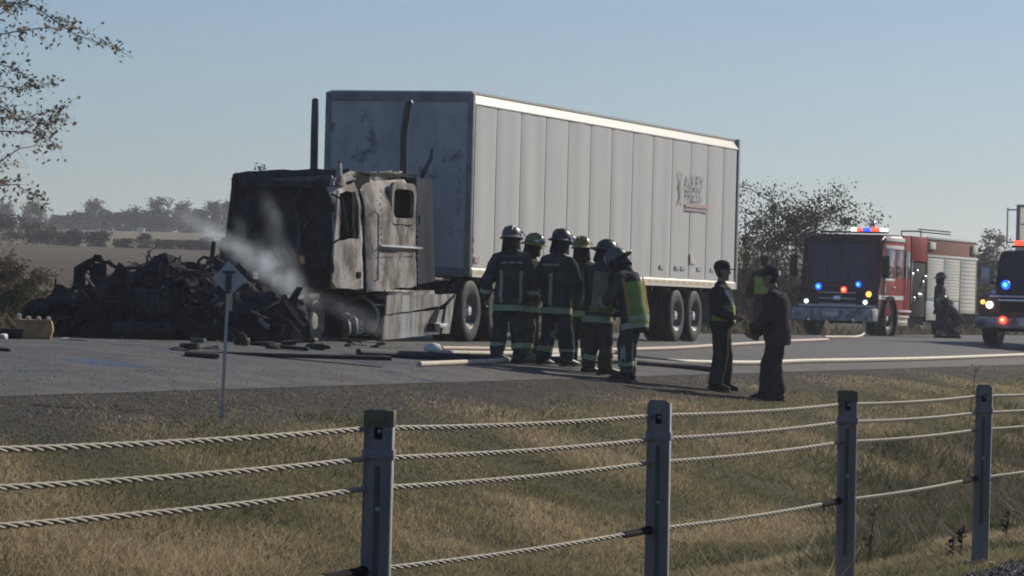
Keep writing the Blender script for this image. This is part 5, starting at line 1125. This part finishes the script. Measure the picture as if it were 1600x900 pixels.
b = MB(); b.lathe([(.6, -.1), (.66, -.1), (.66, .18), (.6, .18)], (1.05, .08, .53), (0, -1, 0), 18, a0=0, a1=6.283); b.build('wheel_arch', m_fdark, en)
b = MB(); b.box(-.1, 10.3, .7, .85, .5, .72); b.box(-.1, 10.3, 1.6, 1.75, .5, .72); b.box(1.7, 6, .4, 2.05, .35, .6); b.build('chassis', m_black, en)
# --- second fire vehicle at the right edge
e1_ = S(1686, 93); e1_.z = .80; e2 = thing('fire_truck', 'dark fire truck at the right edge with blue flashing lamp and a tall pale board', 'fire truck', e1_, EROT); e2.scale = (1.12, 1.12, 1.12)
m_blk2 = mat('dark maroon paint', (.06, .018, .02), .3, coat=.5)
b = MB(); b.prism([(0, .5), (0, 1.12), (1.05, 1.28), (1.35, 1.95), (1.5, 2.12), (3.1, 2.2), (3.1, .5)], 'y', 0, 2.2); cm = b.mesh('cab', m_blk2, 30)
bm = bmesh.new(); bm.from_mesh(cm); bmesh.ops.bevel(bm, geom=bm.edges[:], offset=.06, segments=2, affect='EDGES'); bm.to_mesh(cm); bm.free(); cm.shade_smooth(); cm.set_sharp_from_angle(angle=R(40)); place('cab', cm, e2)
b = MB(); b.shell(lambda u, v: (Vector((1.03 + .31 * v, .1 + 2.0 * u, 1.31 + .72 * v)), Vector((-1, 0, .3))), 8, 4, .02); b.build('windscreen', m_glass, e2)
bx('grille', -.04, .04, .45, 1.75, .78, 1.08, m_fdark, e2); bx('grille_bar', -.055, -.035, .4, 1.8, 1.0, 1.05, m_chrome, e2, .01); bx('bumper', -.28, .02, -.03, 2.23, .42, .66, m_bump, e2, .05); bx('hood_trim', -.03, .02, .2, 2.0, 1.09, 1.13, m_wp, e2, .01)
bx('number_plate', -.3, -.282, .95, 1.25, .48, .60, m_wp, e2, .004)
for y in (.22, 1.98): disc('headlight', (-.05, y, .92), .08, m_lw, e2); disc('marker_lamp', (-.05, y + (.15 if y > 1 else -.15), .98), .05, m_la, e2)
disc('blue_lamp', (-.09, 1.62, 1.36), .10, m_lb, e2); disc('blue_lamp', (-.09, .6, 1.36), .13, m_lb, e2); disc('red_lamp', (-.32, 1.6, .60), .085, m_lr, e2); disc('red_lamp', (-.32, .6, .60), .11, m_lr, e2)
MB().box(-.06, .02, .5, 1.7, 1.2, 1.3, .02).build('lamp_bracket', m_fdark, e2)
lb_ = bx('light_bar', 1.7, 2.0, .2, 2.0, 2.2, 2.25, m_fdark, e2, .01)
for y0, y1, m in ((1.72, 1.96, m_lr), (1.45, 1.70, m_lb), (1.2, 1.43, m_lb), (.9, 1.18, m_lw), (.6, .88, m_lr), (.25, .58, m_lr)): bx('lamp', 1.71, 1.99, y0, y1, 2.252, 2.36, m, lb_, .02)
bx('light_bar_foot', 1.6, 2.1, .5, 1.9, 2.12, 2.2, m_stain, e2, .02)
bx('mirror', 1.05, 1.15, 2.3, 2.5, 1.35, 1.75, m_stain, e2, .03); bx('mirror', 1.05, 1.15, -.3, -.1, 1.35, 1.75, m_stain, e2, .03); bx('mirror_arm', 1.08, 1.12, 2.16, 2.34, 1.4, 1.44, m_fdark, e2, 0); bx('mirror_arm', 1.08, 1.12, -.14, .04, 1.4, 1.44, m_fdark, e2, 0)
bx('fender', .1, 1.2, 2.12, 2.28, .5, 1.1, m_blk2, e2, .06); bx('fender', .1, 1.2, -.08, .08, .5, 1.1, m_blk2, e2, .06)
bd = bx('box_body', 3.4, 8.6, -.05, 2.3, .65, 2.28, mat('white box body', (.86, .85, .82), .5), e2, .03)
m_board = mat('milky plastic board', (.84, .82, .76), .5, c2=(.74, .72, .67), scale=3); nb = m_board.node_tree; tb = nb.nodes.new('ShaderNodeBsdfTranslucent'); xb = nb.nodes.new('ShaderNodeMixShader'); xb.inputs[0].default_value = .6
tb.inputs[0].default_value = (.84, .82, .76, 1); lk(nb, nb.nodes['Principled BSDF'].outputs[0], xb.inputs[1]); lk(nb, tb.outputs[0], xb.inputs[2]); lk(nb, xb.outputs[0], nb.nodes['Material Output'].inputs[0])
bx('raised_board', 3.34, 3.36, -.02, 2.28, 2.3, 3.14, m_board, e2, .004)
MB().frame(0, [(2.36, 3.2), (-.1, 3.2), (-.1, 2.26), (2.36, 2.26)], [(2.28, 3.14), (-.02, 3.14), (-.02, 2.31), (2.28, 2.31)], 'x', 3.31, 3.37).build('board_frame', m_seam, e2)
b = MB(); 
for z in (2.35, 3.08): b.tube([(3.3, 2.33, z), (3.3, 2.56, z)], .018, 5)
b.tube([(3.3, 2.56, 2.3), (3.3, 2.56, 3.12)], .02, 5); b.build('grab_rail', m_stain, e2)
bx('board_rail', 3.315, 3.33, -.0, 2.26, 2.74, 2.77, m_seam, e2, .003)
for x in (.75, 6.6):
    for y, s in ((.10, -1), (2.1, 1)): wheel(e2, (x, y, .42), .42, .28, s)
b = MB(); b.box(0, 8.4, .6, .75, .42, .64); b.box(0, 8.4, 1.45, 1.6, .42, .64); b.tube([(.75, .1, .42), (.75, 2.1, .42)], .07, 8); b.tube([(6.6, .1, .42), (6.6, 2.1, .42)], .07, 8); b.build('chassis', m_black, e2)
# ================================================================== PEOPLE
m_skin = mat('skin', (.33, .20, .145), .55, c2=(.27, .15, .11), scale=14)
m_bunker = mat('dark bunker gear cloth', (.042, .048, .048), .95, spec=.1, c2=(.095, .10, .092), scale=4, lo=.45, hi=.7, bump=.3, bscale=60)
m_bunker2 = mat('brownish bunker trousers', (.060, .052, .042), .95, spec=.1, c2=(.105, .09, .07), scale=6, bump=.3, bscale=60)
m_refl = mat('silver lime reflective tape', (.30, .37, .22), .6, c2=(.42, .48, .30), scale=12)
m_lime = mat('lime vest cloth', (.21, .33, .075), .8, c2=(.16, .27, .06), scale=6); m_orange = mat('orange vest band', (.60, .24, .07), .75); m_tan = mat('tan vest cloth', (.30, .26, .17), .75, c2=(.22, .19, .12), scale=5)
m_boot = mat('black boot leather', (.016, .016, .017), .5); m_hw = mat('pale grey helmet shell', (.17, .17, .145), .4, coat=.1, c2=(.09, .09, .08), scale=5)
m_hk = mat('dark grey helmet shell', (.075, .075, .07), .4, coat=.1, c2=(.045, .045, .042), scale=5); m_hy = mat('yellow helmet shell', (.24, .23, .05), .4, coat=.15, c2=(.15, .14, .04), scale=5)
m_cloth = mat('black uniform cloth', (.032, .032, .036), .95, spec=.1, c2=(.05, .05, .054), scale=7, bump=.3, bscale=60); m_cloth2 = mat('charcoal jacket cloth', (.046, .043, .046), .95, spec=.1, c2=(.075, .07, .072), scale=6, bump=.3, bscale=60)
m_hair = mat('dark hair', (.025, .02, .017), .6); m_eye = mat('eye', (.02, .02, .02), .2); m_visor = mat('clear visor', (.5, .5, .5), .08, spec=.8); m_flap = mat('dark neck flap', (.028, .028, .028), .95, spec=.1); m_glove = mat('dark work glove', (.05, .045, .04), .8)
m_lime2 = mat('bright lime tape', (.42, .62, .12), .6)
m_silver = mat('white reflective strip', (.72, .74, .70), .4)
TOR = [(-.13, .105, .150), (-.02, .125, .170), (.10, .115, .158), (.22, .118, .160), (.34, .122, .178), (.44, .112, .185), (.51, .088, .150), (.555, .060, .075)]   # along the spine: depth, half width
def person(label, loc, face, H=1.78, lean=0.0, hp=0.0, hy=0.0, arms=None, feet=None, knee=(.04, .04), voxel=.0085, top=None, trou=None, boots=m_boot, coat=.038, hem=-.27, bands=(), helmet=None, cap=None, hair=False,
           group=None, vest=None, back=None, legstripe=False, glove=False, scba=False, sd=0, twist=0.0, cap_glint=False, hipz=.93, wr=.009, legband=True, armband=True, gear=True):
    k = H / 1.78; t = thing('person', label, 'person', loc, face, group); V3 = Vector
    sp = V3((math.sin(lean), 0, math.cos(lean))); pel = V3((-math.sin(lean) * .12, 0, hipz)); fw = V3((math.cos(lean), 0, -math.sin(lean))); lf = V3((0, 1, 0))
    if twist: q_ = Matrix.Rotation(twist, 3, sp); fw2, lf2 = q_ @ fw, q_ @ lf
    else: fw2, lf2 = fw, lf
    def ring(s, phi, off=0.0):
        """a point of the torso surface: s along the spine, phi 0 ahead, pi/2 to the left"""
        ss = [a[0] for a in TOR]; d = float(np.interp(s, ss, [a[1] for a in TOR])) + off; w_ = float(np.interp(s, ss, [a[2] for a in TOR])) + off
        f = min(1, max(0, s / .4)); a_, b_ = fw.lerp(fw2, f), lf.lerp(lf2, f); n = (a_ * math.cos(phi) / d + b_ * math.sin(phi) / w_).normalized()
        return pel + sp * s + a_ * (d * math.cos(phi)) + b_ * (w_ * math.sin(phi)), n
    sh = {s: pel + sp * .455 + lf2 * (.185 * s) for s in (1, -1)}; hipj = {s: pel + lf * (.088 * s) - V3((0, 0, .06)) for s in (1, -1)}
    neck = pel + sp * .52; ha = lean + hp; hd = V3((math.sin(ha), 0, math.cos(ha))); hf = V3((math.cos(ha), 0, -math.sin(ha))); hl = lf
    hm = Matrix.Rotation(hy + twist, 3, hd); hf, hl = hm @ hf, hm @ hl
    hc = neck + hd * .205 + hf * .02
    arms = arms or {}; feet = feet or {1: (.02, .13), -1: (-.03, -.13)}
    def frame_pt(o, v): return o + fw2 * v[0] + lf2 * v[1] + V3((0, 0, v[2]))
    A = {}
    for s in (1, -1):
        e, w_ = arms.get(s, ((-.03, .07, -.29), (.06, .08, -.54))); A[s] = (sh[s], frame_pt(sh[s], (e[0], e[1] * s, e[2])), frame_pt(sh[s], (w_[0], w_[1] * s, w_[2])))
    L = {}
    for i, s in enumerate((1, -1)):
        an = V3((feet[s][0], feet[s][1], .09 + (feet[s][2] if len(feet[s]) > 2 else 0))); kn = hipj[s].lerp(an, .49) + V3((knee[i], 0, 0)); L[s] = (hipj[s], kn, an)
    body = MB()
    def torso(mb, grow, s0=-.13, s1=.555, flare=0.0):
        pts, rad = [], []
        for (s, d, w_) in TOR:
            if s < s0 - 1e-6 or s > s1: continue
            pts.append(pel + sp * s); rad.append((d + grow, w_ + grow))
        n0 = len(mb.v); seg = 18; vs, fs = [], []
        ss = [a[0] for a in TOR if s0 - 1e-6 <= a[0] <= s1]
        if s0 < TOR[0][0]: ss = [s0] + ss
        for s in ss:
            for j in range(seg):
                ph = 2 * math.pi * j / seg
                if s < TOR[0][0]: p, n = ring(TOR[0][0], ph, grow + flare); p = p + V3((0, 0, 1)) * (s - TOR[0][0])
                else: p, n = ring(s, ph, grow)
                vs.append(p)
        m_ = len(ss)
        for i in range(m_ - 1):
            for j in range(seg): fs.append((i * seg + j, i * seg + (j + 1) % seg, (i + 1) * seg + (j + 1) % seg, (i + 1) * seg + j))
        fs.append(tuple(range(seg))[::-1]); fs.append(tuple((m_ - 1) * seg + j for j in range(seg))); mb.add(vs, fs)
    torso(body, 0)
    body.tube([neck - sp * .05, neck + hd * .05, hc - hd * .05], [.062, .056, .056], 12)
    # head: rings from chin to crown
    hv, hfz = [], []; prof = [(-.125, .030, .030, .045), (-.11, .045, .040, .040), (-.075, .070, .056, .020), (-.03, .088, .068, .008), (.02, .096, .074, .0), (.065, .098, .077, -.004), (.10, .085, .068, -.008), (.125, .055, .045, -.01), (.135, .012, .012, -.01)]
    for (z, d, w_, o) in prof:
        for j in range(16): ph = 2 * math.pi * j / 16; hv.append(hc + hd * z + hf * (o + d * math.cos(ph)) + hl * (w_ * math.sin(ph)))
    for i in range(len(prof) - 1):
        for j in range(16): hfz.append((i * 16 + j, i * 16 + (j + 1) % 16, (i + 1) * 16 + (j + 1) % 16, (i + 1) * 16 + j))
    hfz.append(tuple(range(16))[::-1]); hfz.append(tuple((len(prof) - 1) * 16 + j for j in range(16))); body.add(hv, hfz)
    def hp_(x, y, z): return hc + hf * x + hl * y + hd * z
    body.tube([hp_(.088, 0, .022), hp_(.112, 0, -.018), hp_(.100, 0, -.032)], [.011, .015, .013], 7); body.tube([hp_(.086, -.034, .034), hp_(.094, 0, .030), hp_(.086, .034, .034)], .009, 6)
    body.tube([hp_(.085, -.022, -.066), hp_(.096, 0, -.064), hp_(.085, .022, -.066)], .008, 6); body.tube([hp_(.078, -.012, -.105), hp_(.084, .012, -.105)], .016, 7)
    for s in (1, -1): body.tube([hp_(-.005, .076 * s, .025), hp_(-.012, .086 * s, .0), hp_(.0, .078 * s, -.03)], [.012, .013, .009], 6)
    for s in (1, -1):
        a, e, w_ = A[s]; body.tube([a, a.lerp(e, .35), e, e.lerp(w_, .3), w_], [.056, .051, .042, .041, .029], 10); body.tube([a - sp * .02 - lf2 * .06 * s, a], [.06, .058], 8)
        d = (w_ - e).normalized(); inw = -lf2 * s; inw = (inw - d * inw.dot(d)).normalized(); th = d.cross(inw); th = th if th.dot(fw2) > 0 or abs(th.dot(fw2)) < .2 else -th
        pm = w_ + d * .048; body.tube([w_ - d * .01, w_ + d * .03, w_ + d * .088], [(.026, .020), (.040, .017), (.041, .014)], 8, ref=th)
        for fi, (o, l) in enumerate(((.031, .068), (.011, .076), (-.010, .072), (-.030, .056))):
            b0 = w_ + d * .083 + th * o; c1 = b0 + d * l * .45 + inw * .010 + th * o * .12; c2_ = c1 + (d * .75 + inw * .7).normalized() * l * .33; c3_ = c2_ + (d * .25 + inw * .95).normalized() * l * .28
            body.tube([b0 - d * .012, c1, c2_, c3_], [.0092, .0086, .0078, .0066], 6)
        b0 = w_ + d * .022 + th * .026; body.tube([b0, b0 + (d * .5 + th * .8 + inw * .35).normalized() * .038, b0 + (d * .8 + th * .75 + inw * .55).normalized() * .068], [.0125, .0105, .0080], 6)
    for s in (1, -1):
        a, kn, an = L[s]; body.tube([a + V3((0, 0, .05)), a.lerp(kn, .3), kn, kn.lerp(an, .35), an], [.088, .080, .057, .056, .040], 10); body.tube([an + V3((-.04, 0, -.045)), an + V3((.06, .005 * s, -.05)), an + V3((.15, .015 * s, -.065))], [(.035, .038), (.034, .04), (.02, .036)], 8)
    bm_ = remesh(body, voxel, 2); bm_.materials.append(m_skin); bo = place('body', bm_, t)
    for s in (1, -1):
        e_ = MB(); e_.lathe([(0, -.009), (.008, -.004), (.0095, 0), (.008, .005), (0, .008)], hp_(.086, .030 * s, .016), hf, 8); e_.build('eye', m_eye, bo)
    # clothing
    vx = max(voxel * 1.35, .011)
    tm = top or m_bunker; j = MB(); torso(j, coat + .012, hem, .535, .025 if hem < -.2 else .0)
    j.tube([neck - sp * .09, neck - sp * .02, neck + hd * (.085 if gear else .062)], [.145, .105, .092 if gear else .078], 12)
    sl = coat * .55 + .012
    for s in (1, -1):
        a, e, w_ = A[s]; j.tube([a - lf2 * s * .12 + sp * .03, a, a.lerp(e, .4), e, e.lerp(w_, .4), e.lerp(w_, .92)], [.070 + sl * .5, .060 + sl, .056 + sl, .050 + sl, .047 + sl, .041 + sl], 12)
    jm = remesh(j, vx, 3, (wr, 9, 34, sd)); jm.materials.append(tm); jo = place('jacket', jm, t)
    pm_ = trou or tm; p = MB(); pg = .022 if gear else .026
    torso(p, pg - .002, -.13, .12)
    for s in (1, -1):
        a, kn, an = L[s]; p.tube([a + V3((0, 0, .06)), a.lerp(kn, .3), kn, kn.lerp(an, .4), an.lerp(kn, .16), an + V3((0, 0, .0))], [.100 + pg, .094 + pg, .072 + pg * 1.4, .070 + pg * 1.5, .066 + pg * 1.6, .064 + pg * 1.6], 12)
    pmh = remesh(p, vx, 3, (wr * 1.15, 8, 30, sd + 2)); pmh.materials.append(pm_); po = place('trousers', pmh, t)
    for s in (1, -1):
        an = L[s][2]; b = MB(); x = an + V3((0, 0, -.09)); r_ = 1.15 if gear else 1.0
        b.tube([x + V3((-.085 * r_, 0, .045)), x + V3((-.03, 0, .062)), x + V3((.06, .004 * s, .060)), x + V3((.13, .012 * s, .045)), x + V3((.20 * r_, .016 * s, .034))], [(.040, .042), (.062, .050), (.058, .050), (.046, .052), (.030, .036)], 12, ref=(0, 0, 1))
        b.tube([x + V3((-.02, 0, .05)), x + V3((-.01, 0, .20 if gear else .13))], [.055 * r_, .057 * r_], 12)
        b.v = [(q[0], q[1], max(x.z + .003, q[2])) for q in b.v]; b.box(x.x - .115 * r_, x.x + .218 * r_, x.y - .047 * r_ + .004 * s, x.y + .047 * r_ + .010 * s, x.z, x.z + .022, .01); b.build('boot', boots, t)
        if glove:
            a, e, w_ = A[s]; g = MB(); d = (w_ - e).normalized(); g.tube([w_ - d * .06, w_, w_ + d * .03], [.052, .046, .048], 10); g.build('glove_cuff', m_glove, t)
    def strip(s0, s1, a0, a1, m, off=.022, nu=24, nv=3, name='reflective_band', par=None, skew=0.0):
        b = MB(); full = abs(a1 - a0) > 6.2
        def fn(u, v):
            p_, n = ring(max(-.13, s0 + (s1 - s0) * v), a0 + (a1 - a0) * u + skew * v, coat + .012 + off)
            z = s0 + (s1 - s0) * v
            if z < -.13: p_ = p_ + V3((0, 0, z + .13)) + n * .012
            return p_, n
        b.shell(fn, nu, nv, .012, close=False); return b.build(name, m, par or jo, smooth=60)
    def limb_band(a, b_, f, r, m, h=.055, par=None):
        c = a.lerp(b_, f); d = (b_ - a).normalized(); q = MB(); q.lathe([(r - .014, -h / 2), (r, -h / 2), (r + .002, 0), (r, h / 2), (r - .014, h / 2)], c, d, 18); q.build('reflective_band', m, par or jo, smooth=60)
    for (s0, s1) in bands: strip(s0, s1, 0, 2 * math.pi, m_refl)
    if gear and armband:
        for s in (1, -1): limb_band(A[s][1], A[s][2], .62, .066 + sl * .55, m_refl)
    if gear and legband:
        for s in (1, -1): limb_band(L[s][1], L[s][2], .66, .105, m_refl, .07, po)
    if back:          # two upright tapes and a lettered patch across the shoulders
        for a in back: strip(-.13, .30, a - .10, a + .10, m_refl, .019, 4, 8)
        for i in range(9): strip(.395, .425 if i % 3 else .41, math.pi - .62 + .14 * i, math.pi - .62 + .14 * i + .09, m_refl, .016, 2, 2, 'name_patch')
    if legstripe:
        for s in ((1, -1) if legstripe is True else (legstripe,)):
            a, kn, an = L[s]; b = MB(); o = V3((0, s * .5, 0)) + V3((-.8, 0, 0)); o = o.normalized() if legstripe is True else legdir
            def fn(u, v, a=a, kn=kn, an=an, o=o):
                c = kn.lerp(an, .05 + .6 * v); w2 = V3((0, 0, 1)).cross(o).normalized(); return c + o * .104 + w2 * (u - .5) * .075, o
            b.shell(fn, 2, 6, .012); b.build('reflective_stripe', m_refl, po)
    if vest:
        for (s0, s1, a0, a1, m, nm, *sk) in vest: strip(s0, s1, a0, a1, m, .030 + (.008 if nm != 'vest' else 0), 20, 8, nm, skew=sk[0] if sk else 0.0)
    if scba:
        b = MB(); c = pel + sp * .20 - fw2 * .24; b.tube([c - sp * .26, c - sp * .2, c + sp * .2, c + sp * .27], [.05, .075, .075, .04], 14); ob = b.build('air_cylinder', m_hy, t)
    if hair:
        b = MB(); b.v = [tuple(p_ + (p_ - hc).normalized() * .010 - hf * .004) for p_ in hv]; b.f = [f for f in hfz if min(f) >= 16 * 2 and not (any((i % 16) in (0, 1, 2, 3, 13, 14, 15) for i in f) and min(f) < 16 * 6)]; b.m = [0] * len(b.f); b.build('hair', m_hair, t)
    if helmet is not None:
        def hr(z, ph, gx, gy, ox=0.0): return hp_(ox + gx * math.cos(ph), gy * math.sin(ph), z)
        b = MB(); rows = [(.035, .150, .130), (.085, .146, .127), (.132, .126, .110), (.168, .086, .076), (.188, .036, .032)]; vs, fs = [], []
        for (z, gx, gy) in rows:
            for i in range(20): vs.append(hr(z, 2 * math.pi * i / 20, gx, gy, -.004))
        for r_ in range(4):
            for i in range(20): fs.append((r_ * 20 + i, r_ * 20 + (i + 1) % 20, (r_ + 1) * 20 + (i + 1) % 20, (r_ + 1) * 20 + i))
        fs.append(tuple(4 * 20 + i for i in range(20))); b.add(vs, fs)
        for a in (-.055, 0, .055): b.tube([hp_(.128, a * 1.1, .10), hp_(.075, a, .166), hp_(0, a, .188 if a == 0 else .178), hp_(-.08, a, .164), hp_(-.135, a * 1.1, .10)], .008, 5)
        ho = b.build('helmet', helmet, t)
        b = MB()
        def brim(u, v):
            ph = 2 * math.pi * u; g = v; ext = .022 + .038 * max(0, math.cos(ph)) + .075 * max(0, -math.cos(ph)) ** 1.5
            return hr(.042 - .022 * g - .022 * g * max(0, -math.cos(ph)), ph, .146 + ext * g, .127 + (.026) * g, -.004), hd
        b.shell(brim, 28, 3, .006, close=True); b.build('brim', helmet, ho)
        b = MB(); b.box(-.004, .004, -.035, .035, -.005, .075, .003, M=Matrix.Translation(hp_(.150, 0, .055)) @ Matrix((hf, hl, hd)).transposed().to_4x4()); b.build('front_shield', m_silver, ho)
        b = MB(); b.shell(lambda u, v: (hr(.085 + .045 * v, -1.0 + 2.0 * u, .166 - .012 * v, .146 - .012 * v), (hf * math.cos(-1 + 2 * u) + hl * math.sin(-1 + 2 * u)).normalized()), 12, 2, .004); b.build('flip_visor', m_visor, ho)
        b = MB(); b.shell(lambda u, v: (hr(.045 - (.185 + .02 * math.sin(9 * u)) * v, .75 + (2 * math.pi - 1.5) * u, .128 + .014 * v, .108 + .022 * v, -.01), (hf * math.cos(.75 + 4.78 * u) + hl * math.sin(.75 + 4.78 * u)).normalized()), 18, 4, .008); b.build('neck_flap', m_flap, t)
        b = MB(); b.lathe([(.022, -.03), (.024, 0), (.02, .03)], hp_(.06, -.146, .075), hf, 10); b.build('helmet_lamp', m_chrome, ho)
    if cap is not None:
        b = MB(); vs, fs = [], []; rows = [(.030, .116, .094), (.080, .116, .096), (.125, .102, .086), (.155, .06, .05), (.163, .01, .01)]
        for (z, gx, gy) in rows:
            for i in range(18): vs.append(hp_(-.006 + gx * math.cos(2 * math.pi * i / 18), gy * math.sin(2 * math.pi * i / 18), z))
        for r_ in range(4):
            for i in range(18): fs.append((r_ * 18 + i, r_ * 18 + (i + 1) % 18, (r_ + 1) * 18 + (i + 1) % 18, (r_ + 1) * 18 + i))
        b.add(vs, fs); co_ = b.build('cap', cap, t)
        if cap_glint: b = MB(); b.box(-.012, .012, -.05, .05, -.03, .03, .008, M=Matrix.Translation(hp_(-.116, 0, .045))); b.build('glint_plate', m_silver, co_)  # small white plate standing in for a glint behind the head
        b = MB(); b.shell(lambda u, v: (hp_(.098 + (.095 * (1 - (2 * u - 1) ** 2) ** .5) * v - .03 * (2 * u - 1) ** 2, (2 * u - 1) * .075, .045 - .016 * v), hd), 12, 4, .006); b.build('peak', cap, co_)
    t.scale = (k, k, k); return t, ring, pel, sp
UPW = R(90)      # facing away from the camera
legdir = Vector((0, -1, 0))
def at(px, py, D): 
    p = S(px, D); return p
FB = ((-.235, -.155),)                    # hem band of a bunker coat
GF = 'firefighters gathered on the road shoulder'
ARMD = {1: ((-.02, .12, -.27), (.06, .13, -.52)), -1: ((-.02, .12, -.27), (.06, .13, -.52))}
FOLD = {1: ((.03, .10, -.27), (.24, -.06, -.30)), -1: ((.03, .10, -.27), (.24, -.06, -.30))}
FRONT = {1: ((.04, .08, -.28), (.27, .0, -.36)), -1: ((.04, .08, -.28), (.27, .0, -.36))}
person('firefighter with a pale grey helmet standing with his back turned, leftmost of the group', at(795, 572, 54), R(95), 1.86, arms=ARMD, bands=FB, helmet=m_hw, back=(math.pi - .62, math.pi + .62), group=GF, glove=True, sd=1, feet={1: (0, .15), -1: (-.03, -.15)}, hp=.16, hy=-.5, trou=m_bunker)
person('firefighter with a yellow helmet facing right, half hidden behind the leftmost firefighter', at(826, 570, 55.6), R(-12), 1.78, arms=FRONT, bands=FB, helmet=m_hy, group=GF, sd=2, hp=.15, top=m_bunker2, trou=m_bunker2)
legdir = Vector((-.25, -1, 0)).normalized()
person('tallest firefighter with a dark helmet and neck flap facing away to the right', at(868, 575, 54.3), R(52), 1.88, lean=.03, arms={1: ((.0, .13, -.25), (.16, .02, -.36)), -1: ((.03, .12, -.26), (.24, .02, -.33))}, bands=FB, helmet=m_hk, group=GF, sd=3, hp=.18, legstripe=1, back=(math.pi + .15,), feet={1: (-.05, .16), -1: (.06, -.16)})
person('firefighter with a yellow helmet seen from behind between the two dark helmeted ones', at(906, 573, 55.5), R(100), 1.80, arms=FOLD, bands=FB, helmet=m_hy, group=GF, sd=4, hp=.1, top=m_bunker2, trou=m_bunker2)
person('firefighter with a dark grey helmet facing right in a tan and lime vest', at(934, 580, 53.9), R(38), 1.84, lean=.06, arms={1: ((.02, .13, -.26), (.12, .02, -.42)), -1: ((.06, .10, -.26), (.30, .02, -.30))}, bands=FB, helmet=m_hk, group=GF, sd=5, hp=.26, hy=-.3, trou=m_bunker2, feet={1: (-.02, .16), -1: (.02, -.15)},
       vest=[(-.02, .44, 3.5, 5.9, m_tan, 'vest'), (-.10, -.02, 3.4, 5.9, m_lime, 'vest_hem'), (-.02, .44, 1.9, 2.25, m_refl, 'shoulder_strap')])
legdir = Vector((-.1, 1, 0)).normalized()
person('hunched firefighter with a pale long brimmed helmet and lime and orange vest, rightmost of group', at(985, 600, 53.4), R(152), 1.86, lean=.20, arms={1: ((.10, .08, -.26), (.30, -.02, -.30)), -1: ((.10, .08, -.26), (.30, -.02, -.30))}, bands=FB, helmet=m_hw, group=GF, sd=6, hp=.42, legstripe=1, feet={1: (-.02, .13), -1: (.08, -.13)}, hipz=.91,
       vest=[(-.17, .38, 1.75, 5.2, m_lime, 'vest'), (-.05, .44, 3.40, 3.58, m_orange, 'vest_band'), (-.05, .44, 1.80, 1.98, m_orange, 'vest_band'), (-.13, -.07, 1.76, 5.2, m_refl, 'vest_tape')])
GO = 'police officers on the grass'
person('police officer in black cap and lime chest sash facing right, hands held in front', at(1126, 617, 54.3), R(-8), 1.80, arms={1: ((.0, .07, -.28), (.22, -.02, -.34)), -1: ((-.03, .06, -.29), (.20, -.01, -.36))}, top=m_cloth, trou=m_cloth, gear=False, coat=.034, hem=-.10, cap=m_cloth, hair=True, group=GO, sd=7, lean=-.03, feet={1: (.05, .10), -1: (-.05, -.11)}, wr=.004,
       vest=[(.04, .26, -2.2, 1.2, m_lime, 'vest'), (.20, .46, -.45, -.18, m_silver, 'vest_sash', -.75), (.02, .24, -.35, .0, m_lime2, 'vest_sash', -.15), (.0, .12, -.25, -.02, m_silver, 'vest_clip')])
person('man in dark jacket leaning left with hands clasped, bright spot on his cap', at(1213, 630, 54.0), R(168), 1.86, lean=.10, arms={1: ((.08, .07, -.27), (.28, -.04, -.42)), -1: ((.06, .07, -.27), (.26, -.03, -.44))}, top=m_cloth2, trou=m_cloth, gear=False, coat=.058, hem=-.19, cap=m_cloth2, hair=True, group=GO, sd=8, hp=.05, cap_glint=True, feet={1: (-.05, .12), -1: (.14, -.14)}, knee=(.03, .05), wr=.006, hipz=.925)
person('officer in lime vest farther back on the road behind the dark jacketed man', at(1192, 540, 83), R(95), 1.80, arms=ARMD, top=m_cloth, trou=m_cloth, gear=False, coat=.03, hem=-.10, cap=m_cloth, hair=True, group=GO, sd=9, voxel=.013, vest=[(.06, .44, 0, 6.283, m_lime, 'vest')])
person('firefighter in a dark helmet standing at the pump panel of the red fire engine', at(1467, 525, 112), R(-5), 1.84, arms=FRONT, bands=(), helmet=m_hk, sd=10, voxel=.015, legband=False, armband=False)
person('crouching figure with a white cap bent beside the rear wheel of the red fire engine', at(1492, 525, 111), R(190), 1.75, lean=.75, hp=-.2, arms={1: ((.18, .05, -.24), (.30, .0, -.45)), -1: ((.18, .05, -.24), (.30, .0, -.45))}, top=m_bunker, trou=m_bunker, helmet=m_hw, sd=11, voxel=.015, hipz=.55, knee=(.30, .30), feet={1: (-.02, .16), -1: (.06, -.16)}, hem=-.14, legband=False, armband=False)
# white plate for the glint on the jacket man's cap and a radio on the officer
# ================================================================== AIR
m_haze = bpy.data.materials.new('haze'); m_haze.use_nodes = True; th_ = m_haze.node_tree; th_.nodes.clear()
oo = th_.nodes.new('ShaderNodeOutputMaterial'); pv = th_.nodes.new('ShaderNodeVolumePrincipled'); lk(th_, pv.outputs[0], oo.inputs['Volume'])
pv.inputs['Density'].default_value = 0.00038; pv.inputs['Color'].default_value = (.85, .9, 1.0, 1); pv.inputs['Anisotropy'].default_value = 0.5
hb = MB(); hb.box(-6800, 6800, -5800, 11500, -36, 40); ho_ = hb.build('haze', m_haze, smooth=0); tag(ho_, kind='stuff')
